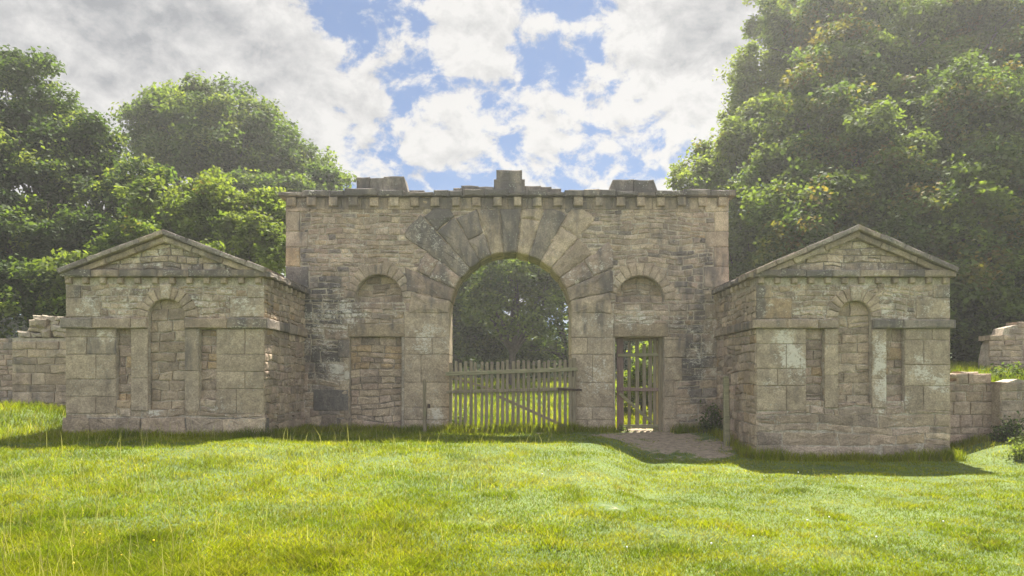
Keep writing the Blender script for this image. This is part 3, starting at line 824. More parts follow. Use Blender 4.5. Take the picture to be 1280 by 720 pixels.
bar((cx(697), CY-.05, cz(486.5)), (cx(727), CY-.05, cz(487.5)), .05, .02, mat=M_IRON, name='latch_bar', parent=cg)
bar((cx(716), CY-.055, cz(463)), (cx(716), CY-.055, cz(471)), .03, .012, mat=M_IRON, name='hinge_strap', parent=cg)

WY = 19.5
wx = lambda x: (x-640)*WY/FPX
wz = lambda y: EYE+(HOR-y)*WY/FPX
wg = empty('wicket_gate', (wx(798), WY, 0), 'narrow wooden wicket gate with open slats filling the right doorway', 'gate')
bar((wx(775.5), WY, wz(541)), (wx(775), WY, wz(424)), .17, .05, mat=M_PINKW, name='stile', parent=wg)
bar((wx(818.5), WY+.0, wz(541)), (wx(818.5), WY, wz(424)), .08, .05, mat=M_WOOD, name='stile', parent=wg)
for x, y0, y1 in ((786.5, 536, 428), (796.5, 535, 425), (805.5, 536, 430), (812.5, 534, 424)):
    bar((wx(x), WY-.005, wz(y0)), (wx(x+rnd.uniform(-.5, .5)), WY-.005, wz(y1)), .085+rnd.uniform(-.01, .01), .022, name='slat', parent=wg, point=.01)
bar((wx(772), WY-.045, wz(444)), (wx(822), WY-.045, wz(443.5)), .075, .035, mat=M_WOODR, name='rail', parent=wg)
bar((wx(770), WY-.045, wz(486.5)), (wx(824), WY-.045, wz(487)), .085, .035, mat=M_PINKW, name='rail', parent=wg)
bar((wx(773), WY-.045, wz(533.5)), (wx(822), WY-.045, wz(532.5)), .10, .035, mat=M_WOODR, name='rail', parent=wg)
bar((wx(774), WY-.08, wz(492)), (wx(815), WY-.08, wz(528)), .075, .028, mat=M_WOODR, name='brace', parent=wg)
gf = empty('gate_frame', (wx(826), WY-.1, 0), 'upright timber jamb post fixed to the wall, right of wicket gate', 'post')
bar((wx(826), WY-.05, wz(544)), (wx(826), WY-.05, wz(421)), .15, .10, mat=M_WOOD, name='post', parent=gf)
bar((wx(769), WY+.08, wz(424.5)), (wx(830), WY+.08, wz(424)), .07, .08, mat=M_WOOD, name='head_rail', parent=gf)

def stump(name, label, x, ytop, Y, wd, lean=0., mat=M_WOOD, ybot=None):
    t_ = P(x+lean, ytop, Y); z0 = float(gz((x-640)*Y/FPX, Y))-.25
    o = empty(name, (t_.x, Y, z0+.25), label, 'post')
    bar(((x-640)*Y/FPX, Y, z0), t_, wd, wd*.9, mat=mat, name='shaft', parent=o, seg=8, wob=.006, point=.035, taper=.12)
    return o
p1 = stump('wooden_post', 'short slim weathered post standing alone before the left pier of arch', 531, 475, 18.5, .085, -.5, M_WOOD)
B = MB(); box(B, (P(534.5, 0, 18.5).x, 18.46, P(0, 510, 18.5).z), (P(538, 0, 18.5).x, 18.50, P(0, 505, 18.5).z)); B.build('staple', M_IRON, p1)
stump('wooden_post', 'stout weathered timber post leaning by the inner corner of right lodge', 909, 471, 17.25, .135, -2.0, M_WOODR)

# ------------------------------------------------------------------ foliage
def unit(n):
    v = rng.normal(size=(n, 3)); return v/np.linalg.norm(v, axis=1, keepdims=True)
def leaf_quads(pos, nrm, L, Wd):
    n = len(pos); t = np.cross(nrm, unit(n)); t /= np.linalg.norm(t, axis=1, keepdims=True)+1e-9
    s = np.cross(nrm, t); L, Wd = L[:, None], Wd[:, None]
    V = np.stack([pos-t*L*.5, pos+s*Wd*.5-nrm*L*.06+t*L*.05, pos+t*L*.5-nrm*L*.14, pos-s*Wd*.5-nrm*L*.06+t*L*.05], 1).reshape(-1, 3)
    return V, np.arange(n*4).reshape(n, 4)
def tube(B, pts, r0, r1, k=7, col=(.08, .065, .05)):
    V, fs = [], []; n = len(pts)
    for i, p in enumerate(pts):
        d = (pts[min(i+1, n-1)]-pts[max(i-1, 0)]).normalized(); a = d.orthogonal().normalized(); b = d.cross(a); r = r0+(r1-r0)*i/(n-1)
        for j in range(k):
            t = 2*math.pi*j/k; V.append(p+(a*math.cos(t)+b*math.sin(t))*r)
    for i in range(n-1):
        for j in range(k): fs.append((i*k+j, i*k+(j+1) % k, (i+1)*k+(j+1) % k, (i+1)*k+j))
    B.add(V, fs, col)
def wander(a, b, n, amp):
    L = (b-a).length; out = []
    ph = Vector((rnd.uniform(-1, 1), rnd.uniform(-1, 1), rnd.uniform(-.3, .8)))
    for i in range(n+1):
        t = i/n; out.append(a.lerp(b, t)+ph*amp*L*math.sin(math.pi*t)+Vector((rnd.uniform(-1, 1), rnd.uniform(-1, 1), rnd.uniform(-1, 1)))*amp*L*.18*(0 < i < n))
    return out
GREENS = [(.072, .110, .024), (.086, .124, .026), (.062, .098, .024), (.098, .130, .026)]
def tree(name, label, cat, bx, by, lobes, nleaf, leaf=.19, cols=GREENS, tint=None, tr=.28, seed=1, group=None, clump=.34, gappy=.0, lean=(400, 0.)):
    """lobes: (px x, px y, depth Y, px rx, px ry) seen from the camera"""
    global rng
    rnd.seed(seed); rng = np.random.default_rng(seed)
    z0 = float(gz(bx, by)); root = empty(name, (bx, by, z0), label, cat, group)
    Ls = []
    for (x, y, Y, rx, ry) in lobes:
        q_ = (lean[0]-y)/400; Y = Y+400*lean[1]*math.copysign(abs(q_)**lean[2], q_) if len(lean) > 2 else Y+(lean[0]-y)*lean[1]; c = P(x, y, Y); s = Y/FPX; Ls.append((np.array(c), np.array((rx*s, rx*s*.85, ry*s))))
    B = MB(); base = Vector((bx, by, z0-.2)); zc = min(l[0][2] for l in Ls)
    hi = max(l[0][2] for l in Ls); mx = sum(l[0][0] for l in Ls)/len(Ls); my = sum(l[0][1] for l in Ls)/len(Ls)
    fork = Vector((bx*.75+mx*.25, by*.75+my*.25, z0+max(.4, (zc-z0)*.55)))
    tube(B, wander(base, fork, 5, .03), tr, tr*.75, 9)
    for c, r in Ls:
        c = Vector(c); q = wander(fork, c, 6, .10); tube(B, q, tr*.55, tr*.16, 7)
        for j in range(5):
            e = c+Vector(unit(1)[0])*0; d = Vector(unit(1)[0]); d.z = abs(d.z)*.9-.15
            e = c+Vector((d.x*r[0], d.y*r[1], d.z*r[2]))*.85; st = q[rnd.choice((3, 4, 5, 6))]
            qq = wander(st, e, 4, .1); tube(B, qq, tr*.15, tr*.04, 5)
    B.build('trunk', M_BARK, root, True)
    tot = sum(l[1][0]*l[1][2] for l in Ls); P_, N_, C_ = [], [], []
    pal = np.array(cols)
    for c, r in Ls:
        share = r[0]*r[2]/tot; n = int(nleaf*share); per = 46; ncl = max(6, n//per)
        K = int(np.clip(r[0]*r[2]*1.9, 14, 40)); sd = unit(K); sd[:, 1] -= .45; sd[:, 2] += .10; sd /= np.linalg.norm(sd, axis=1, keepdims=True)
        sc_ = c+sd*r*rng.uniform(.62, .95, (K, 1)); sr = r*rng.uniform(.16, .42, (K, 1))*np.array((1.05, 1.05, .92))
        which = rng.integers(0, K, ncl); fill = rng.random(ncl) < .22
        d = unit(ncl); d[:, 2] = np.where(rng.random(ncl) < .8, np.abs(d[:, 2]), d[:, 2]); rad = rng.uniform(.35, 1., ncl)**.5
        cc = np.where(fill[:, None], c+(0, .25*r[1], 0)+d*r*.62*(rng.random(ncl)**.5)[:, None], sc_[which]+d*sr[which]*rad[:, None])
        if gappy: kp = rng.random(ncl) > gappy*(.5+.5*np.sin(cc[:, 0]*1.9+seed)*np.sin(cc[:, 2]*2.3+seed)); cc, d, which = cc[kp], d[kp], which[kp]
        m = len(cc); rc = clump*rng.uniform(.55, 1.2, m)
        pos = np.repeat(cc, per, 0)+unit(m*per)*(rng.random(m*per)**.45)[:, None]*1.6*np.repeat(rc, per)[:, None]*np.array((1, 1, .8))
        out = np.repeat(d, per, 0)
        nr = out*.4+np.array((0, 0, .7))+rng.normal(size=(m*per, 3))*.5; nr /= np.linalg.norm(nr, axis=1, keepdims=True)
        kc = pal[rng.integers(0, len(pal), K)]*rng.uniform(.85, 1.2, (K, 1))
        ci = (kc[which]*.6+pal[rng.integers(0, len(pal), m)]*.4)*rng.uniform(.8, 1.25, (m, 1))
        if tint is not None:
            msk = rng.random(m) < tint[1]*np.where(rng.random(K) < .3, 2.6, .35)[which]; tp = np.array(tint[0]); ci[msk] = tp[rng.integers(0, len(tp), m)[msk]]
        P_.append(pos); N_.append(nr); C_.append(np.repeat(ci, per, 0)*rng.uniform(.75, 1.3, (m*per, 1)))
    pos, nr, cl = np.concatenate(P_), np.concatenate(N_), np.concatenate(C_)
    ok = pos[:, 2] > gz(pos[:, 0], pos[:, 1])+.03; pos, nr, cl = pos[ok], nr[ok], cl[ok]
    L = leaf*rng.uniform(.65, 1.35, len(pos)); V, F = leaf_quads(pos, nr, L, L*rng.uniform(.55, .8, len(pos)))
    np_mesh('crown', V, F, np.repeat(cl, 4, 0), M_LEAF, root)
    return root
G1 = 'broadleaf trees around the gateway'
LIGHT = [(.14, .185, .032), (.165, .20, .036), (.12, .165, .032), (.15, .18, .04)]
DARK = [(.045, .074, .020), (.055, .085, .022), (.042, .066, .020)]
AUT = [(.15, .14, .028), (.16, .125, .03), (.13, .135, .028)]
tree('sycamore_tree', 'huge dense tree with yellowing tips towering behind the right lodge', 'tree', 15.0, 30,
     [(1120, 75, 25, 120, 75), (1015, 60, 25, 75, 75), (1210, 190, 25, 120, 90), (1075, 205, 25, 105, 80), (1150, 310, 25, 110, 70), (1265, 320, 25, 100, 80), (1010, 310, 25, 80, 75), (1240, 60, 25, 120, 85), (1000, 165, 25, 60, 70),
      (1040, 130, 25.5, 100, 80), (1160, 150, 25.5, 110, 80), (1090, 275, 25.5, 105, 70), (1225, 270, 25.5, 110, 75), (1010, 235, 25.5, 80, 75), (1150, 20, 25, 110, 50), (1290, 140, 25, 90, 90), (1180, 380, 25, 90, 50), (1060, 355, 25, 80, 50), (1110, 160, 24, 60, 45), (1250, 210, 24.2, 60, 50), (1060, 105, 24.3, 50, 45), (1185, 105, 24, 55, 40), (1130, 250, 24.2, 50, 45), (1210, 335, 24.2, 50, 40)],
     380000, .17, GREENS+LIGHT[:1], (AUT, .14), .55, 41, G1, .36, 0, (390, .040, 1.7))
tree('lime_tree', 'lighter green tree rising just beyond right end of the gateway', 'tree', 10.4, 31,
     [(905, 215, 29, 52, 56), (945, 120, 29, 50, 56), (930, 290, 29, 60, 56), (980, 40, 29, 60, 60), (872, 240, 29, 34, 30), (955, 350, 29, 66, 50), (960, 190, 29.5, 56, 64), (900, 330, 29, 40, 46), (1000, 110, 29.5, 50, 60)], 90000, .17, LIGHT, (AUT, .03), .32, 43, G1, .34, .10, (380, .040, 1.5))
tree('yew_tree', 'dark low tree filling the gap behind the right ruined walls', 'tree', 15.6, 26.5,
     [(1215, 400, 26, 70, 70), (1290, 390, 27, 75, 80), (1130, 420, 27, 60, 55), (1235, 455, 25, 60, 30)], 42000, .16, DARK+GREENS, None, .3, 44, G1, .30)
tree('oak_tree', 'tall dark tree at the far left edge, behind the left ruined wall', 'tree', -16.5, 27,
     [(30, 160, 25, 75, 80), (100, 205, 25, 52, 65), (118, 196, 25, 40, 42), (172, 248, 24.8, 36, 36), (150, 285, 24.5, 75, 62), (60, 290, 24.5, 90, 75), (-40, 230, 25, 90, 120), (40, 380, 24, 100, 55), (150, 370, 24, 90, 52), (190, 250, 24.8, 45, 50), (20, 105, 25, 45, 38), (70, 240, 25, 70, 60), (10, 310, 24.5, 70, 60)],
     150000, .155, GREENS[:3]+DARK+DARK, (LIGHT, .16), .45, 45, G1, .32, 0, (400, .022))
tree('chestnut_tree', 'round domed tree with a smooth outline standing farther off behind left lodge', 'tree', -16.2, 41,
     [(290, 205, 41, 105, 75), (225, 180, 41, 70, 58), (350, 215, 41, 70, 62), (265, 150, 41, 75, 40), (395, 235, 41, 38, 38), (195, 160, 41, 40, 38), (310, 270, 41, 110, 50)], 115000, .21, GREENS, (LIGHT, .2), .55, 46, G1, .42, .18, (260, .03))
tree('ash_sapling', 'pale green young tree close behind the left lodge roof', 'tree', -8.6, 23.5,
     [(315, 290, 23.5, 45, 45), (270, 270, 24, 42, 42), (345, 275, 24.2, 34, 40), (240, 300, 24, 40, 45), (300, 340, 23.5, 60, 40), (268, 235, 24.2, 14, 28), (228, 262, 24.4, 32, 34), (335, 315, 23.2, 36, 36)], 40000, .135, LIGHT, (AUT, .02), .14, 47, G1, .26, .25, (340, .012))
tree('elder_bush', 'mid green bushy growth between the far left tree and left lodge gable', 'bush', -12.6, 23.2,
     [(185, 262, 24.2, 36, 34), (180, 320, 23.5, 60, 50), (215, 360, 23.2, 50, 45), (120, 370, 23.5, 60, 50)], 15000, .16, LIGHT+GREENS, (AUT, .04), .13, 48, None, .28)
# seen through the arch
tree('field_maple', 'forked tree with a dark trunk seen in middle of the arch', 'tree', -.1, 37,
     [(640, 350, 37, 40, 35), (600, 345, 37, 42, 40), (685, 370, 37, 36, 38), (665, 410, 37, 40, 24), (610, 390, 37, 36, 30), (700, 335, 38, 40, 30), (640, 385, 38.5, 44, 34), (660, 340, 38.5, 44, 34)], 24000, .19, GREENS+LIGHT, (LIGHT, .2), .22, 50, G1, .34, .25)
tree('holly_tree', 'dense dark tree seen in left half of the arch', 'tree', -3.0, 41,
     [(575, 405, 41, 34, 45), (540, 380, 41, 45, 70), (600, 430, 41, 36, 32), (565, 340, 42, 36, 40), (590, 380, 42, 44, 50), (625, 430, 42, 34, 28)], 30000, .20, GREENS, (LIGHT, .25), .25, 51, G1, .4)
tree('alder_tree', 'thin leafed tree with sky showing through, in right half of the arch', 'tree', 3.4, 43,
     [(700, 385, 43, 40, 50), (735, 400, 43, 40, 60), (690, 435, 43, 50, 28), (760, 350, 43, 50, 60), (665, 340, 44, 40, 36), (650, 430, 44, 40, 30), (720, 440, 44, 50, 28), (690, 350, 44.5, 40, 40)], 24000, .20, GREENS+LIGHT, (LIGHT, .2), .22, 52, G1, .36, .42)
tree('hedge_bush', 'dark undergrowth below the trees at the end of the field behind the arch', 'bush', .4, 46,
     [(580, 448, 46, 60, 28), (650, 448, 46, 60, 26), (710, 446, 47, 50, 28), (770, 440, 47, 50, 32), (520, 450, 46, 60, 28)], 26000, .24, DARK+GREENS, None, .15, 53, None, .4)
tree('hazel_bush', 'sunlit bright green bush showing through the wicket gate slats', 'bush', 4.2, 25,
     [(803, 478, 25, 22, 26), (785, 500, 25.5, 22, 20), (822, 500, 25, 18, 22), (812, 440, 26, 22, 22)], 5200, .13, LIGHT, None, .07, 54, None, .2)
tree('beech_tree', 'mid green tree showing between right end of the gateway and lodge gable', 'tree', 15.5, 44,
     [(945, 390, 44, 50, 50), (985, 360, 44, 60, 60), (1000, 420, 44, 80, 50)], 24000, .25, GREENS+LIGHT, None, .3, 55, G1, .45, .35)

# the wood closing the view on all sides
rng = np.random.default_rng(90); n = 150
th_ = np.linspace(-1.15, 1.15, n)+rng.normal(size=n)*.012; rr_ = rng.uniform(66, 88, n)
cxs, cys = np.sin(th_)*rr_, np.cos(th_)*rr_; mid_ = np.exp(-((cxs-2)/9)**2); hts = rng.uniform(7, 12, n)*(1-.62*mid_)+np.clip(-cxs-18, 0, 14)*.25
pos = []; cls = []
for k in range(n):
    m = 900; d = unit(m); c = np.array((cxs[k], cys[k], float(gz(cxs[k], cys[k]))+hts[k]*.5)); p = c+d*np.array((3.2, 3.2, hts[k]*.52))*(rng.random((m, 1))**.35)*(1+.18*np.sin(d[:, :1]*7+k)); pos.append(p)
    cls.append(np.tile(np.array(rnd.choice(GREENS+DARK))*rng.uniform(.8, 1.2), (m, 1))*rng.uniform(.7, 1.3, (m, 1)))
pos, cls = np.concatenate(pos), np.concatenate(cls); nr = rng.normal(size=pos.shape)*.6+np.array((0, -.2, .7)); nr /= np.linalg.norm(nr, axis=1, keepdims=True)
L = .55*rng.uniform(.6, 1.4, len(pos)); V, F = leaf_quads(pos, nr, L, L*.7)
tag(np_mesh('woodland', V, F, np.repeat(cls, 4, 0), M_LEAF), 'distant wood reading as one green mass beyond the field', 'wood', kind='stuff')

# small plants
def herb(name, label, cat, X, Y, h, rad, n, leaf, cols, seed):
    global rng
    rnd.seed(seed); rng = np.random.default_rng(seed); z0 = float(gz(X, Y)); root = empty(name, (X, Y, z0), label, cat)
    B = MB(); P_, C_ = [], []; pal = np.array(cols)
    for i in range(n):
        a = rnd.uniform(0, 2*math.pi); q = rad*math.sqrt(rnd.random()); b = Vector((X+q*math.cos(a)*.6, Y+q*math.sin(a)*.5, 0)); b.z = float(gz(b.x, b.y))-.02
        e = b+Vector((rnd.uniform(-.25, .25)*h, rnd.uniform(-.25, .1)*h, h*rnd.uniform(.5, 1.05)*(1-.5*(q/rad)**2)))
        pts = wander(b, e, 4, .06); tube(B, pts, .006, .002, 4, (.06, .08, .02))
        for k in range(26):
            t = rnd.uniform(.15, 1); s = b.lerp(e, t); P_.append((s.x+rnd.gauss(0, .07), s.y+rnd.gauss(0, .07), s.z+rnd.gauss(0, .03))); C_.append(pal[rnd.randrange(len(pal))]*rnd.uniform(.7, 1.3))
    B.build('stems', M_BARK, root)
    pos = np.array(P_); nr = rng.normal(size=pos.shape)*.5+np.array((0, -.1, .8)); nr /= np.linalg.norm(nr, axis=1, keepdims=True)
    L = leaf*rng.uniform(.6, 1.4, len(pos)); V, F = leaf_quads(pos, nr, L, L*.5); np_mesh('leaves', V, F, np.repeat(np.array(C_), 4, 0), M_LEAF, root)
herb('nettle_clump', 'clump of dark nettles against the gateway foot, beside the stout post', 'plant', 4.95, 18.75, .85, .5, 34, .085, GREENS, 61)
herb('ivy_tuft', 'dark leafy tuft growing at the joint of the two low right walls', 'plant', 10.85, 16.85, .75, .42, 30, .08, GREENS+DARK, 62)
herb('dock_bush', 'round leafy bush in the grass at the right edge', 'bush', 10.35, 15.3, .62, .62, 48, .08, LIGHT, 63)
herb('weed_patch', 'low weeds at the left foot of wicket gate', 'plant', 2.78, 19.35, .22, .22, 9, .05, LIGHT, 64)
herb('weed_patch', 'tangled weeds behind the left end of picket gate', 'plant', -1.35, 19.6, .6, .3, 18, .07, GREENS+LIGHT, 65)
herb('thistle_clump', 'thistles growing on the bank above the right walls', 'plant', 12.4, 19.2, .5, .9, 20, .09, GREENS, 66)

# ------------------------------------------------------------------ grass
def blades(X, Y, h, wd, lean, cols):
    n = len(X); Z = gz(X, Y)-.012; a = rng.uniform(0, 2*np.pi, n); f = rng.uniform(0, 2*np.pi, n)
    sx, sy = np.cos(a)*wd*.5, np.sin(a)*wd*.5; lx, ly = np.cos(f)*lean*h, np.sin(f)*lean*h
    def ring(t, k, hz): return np.stack([X+lx*t-sx*k, Y+ly*t-sy*k, Z+h*hz], -1), np.stack([X+lx*t+sx*k, Y+ly*t+sy*k, Z+h*hz], -1)
    a0, a1 = ring(0, 1., 0); b0, b1 = ring(.35, .85, .55); c0, c1 = ring(1., .15, .95)
    V = np.stack([a0, a1, b1, b0, c1, c0], 1).reshape(-1, 3)
    o = np.arange(n)[:, None]*6; F = np.concatenate([o+np.array([[0, 1, 2, 3]]), o+np.array([[3, 2, 4, 5]])], 0)
    return V, F, np.repeat(cols, 6, 0)
def inside_building(X, Y):
    m = (Y > 16.0) & (X > -9.4) & (X < -5.12) & (Y < 19.9)
    m |= (Y > 16.03) & (X > 5.06) & (X < 9.24) & (Y < 19.9)
    m |= (Y > 19.16) & (Y < 20.25) & (X > -5.7) & (X < 5.5) & ~((X > -1.5) & (X < 1.45)) & ~((X > 2.6) & (X < 3.8))
    m |= (X < -9.3) & (Y > 20.55) & (Y < 22)
    m |= (X > 9) & (X < 10.9) & (Y > 17.35) & (Y < 17.95)
    m |= (X > 10.8) & (Y > 17.0) & (Y < 17.6)
    return m
rng = np.random.default_rng(77)
def scatter(n, y0, y1, spread, pw=1.):
    Y = y0*(y1/y0)**(rng.random(n)**pw); X = rng.uniform(-1, 1, n)*spread*Y+rng.normal(size=n)*.2
    return X, Y
def grass_cols(X, Y):
    n = len(X); p = fbm(X*.8, Y*.8, 31); q = fbm(X*3.1, Y*3.1, 37, 3); r = rng.random(n)
    A, B_, C_, D_ = (np.array(c) for c in ((.145, .185, .006), (.235, .255, .007), (.30, .28, .022), (.37, .30, .13)))
    t = np.clip((p-.35)/.3, 0, 1)[:, None]; c = A*(1-t)+B_*t
    t2 = np.clip((q-.5)/.25, 0, 1)[:, None]*.55; c = c*(1-t2)+C_*t2
    dry = (r < .05+.10*np.clip((p-.5)*3, 0, 1))[:, None]; c = np.where(dry, D_*rng.uniform(.6, 1.1, (n, 1)), c)
    dk = np.clip((fbm(X*1.7+9, Y*1.7, 71, 3)-.56)*5, 0, 1)[:, None]; c = c*(1-.14*dk)*np.where(rng.random((n, 1)) < .3, np.array((.93, 1., 1.0)), 1.)
    pale = np.zeros(n)
    for (a, b, rx, ry) in ((1.07, 11.4, .8, .7), (-.5, 12.6, .5, 1.2), (1.6, 7.9, .5, .35), (-.4, 8.3, .4, .3), (-4.5, 13, .9, .5), (4.3, 10.2, .7, .4), (2.9, 7.2, .5, .3)):
        pale = np.maximum(pale, np.exp(-((X-a)/rx)**2-((Y-b)/ry)**2)*np.clip((fbm(X*5+3, Y*5, 81, 3)-.38)*5, 0, 1))
    c = c*(1-.6*pale[:, None])+np.array((.34, .32, .17))*.6*pale[:, None]
    return c*rng.uniform(.65, 1.35, (n, 1))
parts = []
X, Y = scatter(520000, 4.2, 23, .80)
keep = ~inside_building(X, Y) & (rng.random(len(X)) > bare(X, Y)*np.where(Y < 12, .75, .985))
X, Y = X[keep], Y[keep]
tall = fbm(X*.7+5, Y*.7, 41); tuft = fbm(X*2.6, Y*2.6, 43, 2)
h = (.028+.045*tall+.09*np.clip(tuft-.55, 0, 1)*2)*rng.uniform(.6, 1.35, len(X))
lf = np.clip((-X-.5)/3, 0, 1)*np.clip((9.5-Y)/4, 0, 1); h *= 1+.5*lf; h *= 1-.6*bare(X, Y)
h *= 1-.35*np.clip((X+1.5)/3, 0, 1); h *= 1+.35*np.clip((Y-14.5)/2, 0, 1)
parts.append(blades(X, Y, h, .0055+.00028*Y, rng.uniform(.3, 1.3, len(X)), grass_cols(X, Y)))
# field behind the gateway and the banks
X = rng.uniform(-7, 9, 60000); Y = 20.3*(46/20.3)**rng.random(60000); k = ~inside_building(X, Y); X, Y = X[k], Y[k]
parts.append(blades(X, Y, .16*rng.uniform(.5, 1.5, len(X)), .014+.0004*Y, rng.uniform(.2, .7, len(X)), grass_cols(X, Y)*1.05))
X = np.concatenate([rng.uniform(9.5, 20, 26000), rng.uniform(-18, -8, 26000)]); Y = np.concatenate([rng.uniform(17.9, 26, 26000), rng.uniform(15, 24, 26000)]); k = ~inside_building(X, Y); X, Y = X[k], Y[k]
parts.append(blades(X, Y, .15*rng.uniform(.5, 1.5, len(X)), .012, rng.uniform(.2, .8, len(X)), grass_cols(X, Y)))
# longer grass hugging wall feet
fx, fy = [], []
for (xa, xb, yy) in ((-9.5, -5.1, 16.0), (5.0, 9.3, 15.98), (-5.1, -1.7, 19.05), (-1.7, 1.6, 19.0), (1.6, 2.6, 19.05), (3.9, 5.0, 19.05), (9.3, 10.9, 17.25), (10.8, 15, 16.9), (-15, -9.4, 20.45)):
    n = int((xb-xa)*900); fx.append(rng.uniform(xa, xb, n)); fy.append(yy-np.abs(rng.normal(size=n))*.16)
n = 2200; fx.append(-5.12+np.abs(rng.normal(size=n))*.15); fy.append(rng.uniform(16, 19.1, n)); fx.append(5.04-np.abs(rng.normal(size=n))*.12); fy.append(rng.uniform(16, 19.1, n))
X, Y = np.concatenate(fx), np.concatenate(fy); k = ~inside_building(X, Y) & (rng.random(len(X)) > bare(X, Y)); X, Y = X[k], Y[k]
parts.append(blades(X, Y, .17*rng.uniform(.4, 1.6, len(X))*(.5+fbm(X*1.5, Y, 51)), .010, rng.uniform(.15, .7, len(X)), grass_cols(X, Y)))
# seeding stalks
X, Y = scatter(9000, 4.3, 17, .8); k = ~inside_building(X, Y) & (bare(X, Y) < .1) & (fbm(X*.9, Y*.9, 61) > .42) & (rng.random(len(X)) < np.clip(.20-X*.07, .05, .36)); X, Y = X[k], Y[k]
parts.append(blades(X, Y, .20*rng.uniform(.6, 1.6, len(X))*(1+.6*np.clip(-X/4, 0, 1)), .0038+.0002*Y, rng.uniform(.1, .5, len(X)), np.array((.34, .32, .15))*rng.uniform(.6, 1.2, (len(X), 1))))
off = 0; VV, FF, CC = [], [], []
for V, F, C in parts: VV.append(V); FF.append(F+off); CC.append(C); off += len(V)
gs = np_mesh('grass', np.concatenate(VV), np.concatenate(FF), np.concatenate(CC), M_GRASS)
tag(gs, 'sunlit meadow grass with dry stalks covering the lawn', 'grass', kind='stuff')

# clover and buttercup flowers in the lawn
def flower(name, mat, r, lab, cat, grp):
    B = MB(); V = [Vector((0, 0, r*.9))]; fs = []; k = 8
    for ring, (rr, zz) in enumerate(((.6, .75), (1., .1), (.7, -.6))):
        for j in range(k): V.append(Vector((math.cos(2*math.pi*j/k)*r*rr, math.sin(2*math.pi*j/k)*r*rr, zz*r)))
    for j in range(k): fs.append((0, 1+j, 1+(j+1) % k))
    for q in range(2):
        for j in range(k): fs.append((1+q*k+j, 1+(q+1)*k+j, 1+(q+1)*k+(j+1) % k, 1+q*k+(j+1) % k))
    B.add(V, fs); 
    S = MB(); tube(S, [Vector((0, 0, -r*8)), Vector((r*.3, 0, -r*4)), Vector((0, 0, -r*.5))], r*.15, r*.12, 5)
    root = empty(name, (0, 0, 0), lab, cat, grp)
    a = B.build('flower_head', mat, root); b = S.build('stem', M_BARK, root)
    return root
def scatter_flowers(proto, n, seed, f):
    r_ = random.Random(seed); done = 0; first = True
    while done < n:
        X, Y = f(r_)
        if bare(X, Y) > .3: continue
        o = proto
        if not first:
            o = proto.copy(); COL.objects.link(o)
            for ch in proto.children:
                c = ch.copy(); COL.objects.link(c); c.parent = o
        o.location = (X, Y, float(gz(X, Y))+.085+.03*r_.random()); o.rotation_euler = (r_.uniform(-.3, .3), r_.uniform(-.3, .3), r_.uniform(0, 6)); s = r_.uniform(.6, 1.15); o.scale = (s, s, s)
        first = False; done += 1
cl = flower('clover_flower', M_PETAL, .011, 'small white clover head dotted in the lawn grass', 'flower', 'white clover heads scattered in the lawn')
scatter_flowers(cl, 14, 3, lambda r_: (r_.uniform(.2, 5.5), r_.uniform(6.6, 13.)))
bc = flower('buttercup_flower', M_YELLOW, .012, 'small yellow buttercup in the long grass at lower left', 'flower', 'yellow buttercups in the long grass')
scatter_flowers(bc, 7, 4, lambda r_: (r_.uniform(-4.6, -2.6), r_.uniform(6.0, 7.6)))

# ------------------------------------------------------------------ sky, sun, camera
wd = bpy.data.worlds.new('World'); SC.world = wd; wd.use_nodes = True
nt = wd.node_tree; nt.nodes.clear(); N = NT(nt)
sky = N.n('ShaderNodeTexSky'); sky.sky_type = 'NISHITA'; sky.sun_disc = False
sky.sun_elevation = R(SUN_EL); sky.sun_rotation = R(SUN_AZ); sky.altitude = 100; sky.air_density = 1.0; sky.dust_density = .6; sky.ozone_density = 1.2
dirv = N.n('ShaderNodeTexCoord').outputs['Generated']
sep = N.n('ShaderNodeSeparateXYZ'); N.link(dirv, sep.inputs[0])
zc = N.math('MAXIMUM', N.math('ADD', sep.outputs[2], .22), .05)
cb = N.n('ShaderNodeCombineXYZ'); N.link(N.math('DIVIDE', sep.outputs[0], zc), cb.inputs[0]); N.link(N.math('DIVIDE', sep.outputs[1], zc), cb.inputs[1])
pv = cb.outputs[0]
pv = N.mapping(dirv, (1, 1, 1.35))
def cnoise(dz):
    a = N.noise(N.mapping(pv, (1, 1, 1), (.3, .1, dz)), 4.2, 4, .5, .1)
    b = N.noise(N.mapping(pv, (1, 1, 1), (3.1, 7.7, 1.3+dz)), 12., 9, .60, .35)
    c_ = N.noise(N.mapping(pv, (1, 1, 1), (5.3, 1.7, 4.2+dz)), 27., 7, .62, .3)
    return N.math('ADD', N.math('ADD', N.math('MULTIPLY', a, .22), N.math('MULTIPLY', b, .50)), N.math('MULTIPLY', c_, .36))
n0, nS = cnoise(0), cnoise(.022)
def lump(x, y, w, k):
    d = Vector(((x-640), FPX, HOR-y)).normalized()
    dp = N.n('ShaderNodeVectorMath', _operation='DISTANCE'); N.link(dirv, dp.inputs[0]); dp.inputs[1].default_value = d
    return N.ramp(dp.outputs['Value'], 0, w, k, 0)
cov = n0
for (x, y, w_, k) in ((455, 42, .12, -.12), (692, 35, .085, -.085), (310, 12, .06, -.12), (400, 5, .06, -.08), (585, 35, .07, .09), (170, 40, .30, .25), (0, 0, .4, .25), (920, 10, .18, .2), (570, 95, .10, .02), (830, 110, .20, .06), (350, 120, .13, .04), (120, 125, .05, -.15), (640, 170, .30, -.004)):
    cov = N.math('ADD', cov, lump(x, y, w_, k))
dens = N.ramp(cov, .500, .580)
emb = N.math('MULTIPLY', N.math('SUBTRACT', n0, nS), 4.2)          # sun side of each puff brighter, far side greyer
gl = lump(190, 45, .24, .78)
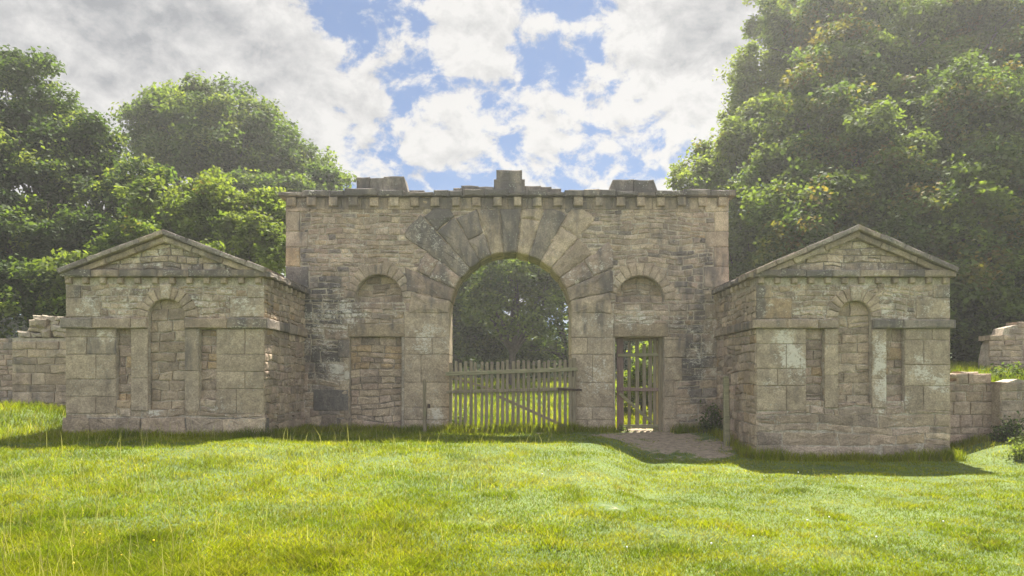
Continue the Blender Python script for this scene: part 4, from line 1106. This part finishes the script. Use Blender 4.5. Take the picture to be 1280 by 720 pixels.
for (x, y, w_, k) in ((60, 15, .22, .3), (905, 0, .13, .8), (330, 85, .09, .35), (860, 75, .07, .25)): gl = N.math('ADD', gl, lump(x, y, w_, k))
gl = N.math('MULTIPLY', gl, N.ramp(N.noise(N.mapping(pv, (1, 1, 1), (4, 4, 0)), 5.5, 8, .6), .3, .68, .40, 1.15))
thick = N.ramp(n0, .50, .72)
dark = N.math('ADD', N.math('ADD', N.math('MULTIPLY', thick, .30), N.math('MULTIPLY', emb, -1.0)), gl, True)
CW = .195
ccol = N.mix(dark, (CW, CW*.99, CW*.97), (CW*.42, CW*.44, CW*.475))
skb = N.mix(1.0, sky.outputs[0], (.0118, .0172, .0235), 'MULTIPLY')
allc = N.mix(N.math('MULTIPLY', dens, .97), skb, ccol)
front = N.ramp(sep.outputs[1], .45, -.6, 1.0, 2.8)               # unseen sky behind the camera brightened, added fill for the shaded walls
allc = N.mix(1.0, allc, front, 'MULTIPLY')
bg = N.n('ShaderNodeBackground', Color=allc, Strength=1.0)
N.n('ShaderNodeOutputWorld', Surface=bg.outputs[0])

HB = MB(); box(HB, (-212, -95, -3), (212, 245, 26))  # scattering air volume added to stand in for veiling sun glare
hm, hnt = new_mat('glare_veil'); HN = NT(hnt)
hv = HN.n('ShaderNodeVolumePrincipled', Density=.00125, Anisotropy=.5); hv.inputs['Color'].default_value = (.985, .97, .93, 1)
HN.n('ShaderNodeOutputMaterial', Volume=hv.outputs[0])
hz = HB.build('glare_haze', hm); tag(hz, 'thin even veil of air added in place of the sun glare', 'glare_haze', kind='stuff')

sl = bpy.data.lights.new('sun', 'SUN'); sl.energy = 4.6; sl.angle = R(.55); sl.color = (1, .955, .87)
so = bpy.data.objects.new('sun', sl); COL.objects.link(so)
tra = Vector((-math.sin(R(SUN_AZ))*math.cos(R(SUN_EL)), -math.cos(R(SUN_AZ))*math.cos(R(SUN_EL)), -math.sin(R(SUN_EL))))
so.rotation_euler = tra.to_track_quat('-Z', 'Y').to_euler(); so.location = (8, 40, 40)

cd = bpy.data.cameras.new('camera'); cam = bpy.data.objects.new('camera', cd); COL.objects.link(cam)
cd.sensor_width = 36; cd.lens = 36*FPX/1280; cd.shift_x = 0; cd.shift_y = (HOR-360)/1280; cd.clip_end = 2000; cd.clip_start = .1
cam.location = (0, 0, EYE); cam.rotation_euler = (R(90), 0, 0)
SC.camera = cam
SC.view_settings.view_transform = 'Standard'; SC.view_settings.look = 'None'; SC.view_settings.gamma = 1; SC.view_settings.use_curve_mapping = False
SC.view_settings.exposure = 1.92
SC.render.engine = 'CYCLES'
SC.cycles.use_denoising = True; SC.cycles.max_bounces = 7; SC.cycles.diffuse_bounces = 4; SC.cycles.transmission_bounces = 4; SC.cycles.transparent_max_bounces = 4
SC.cycles.caustics_reflective = False; SC.cycles.caustics_refractive = False; SC.cycles.sample_clamp_indirect = 6
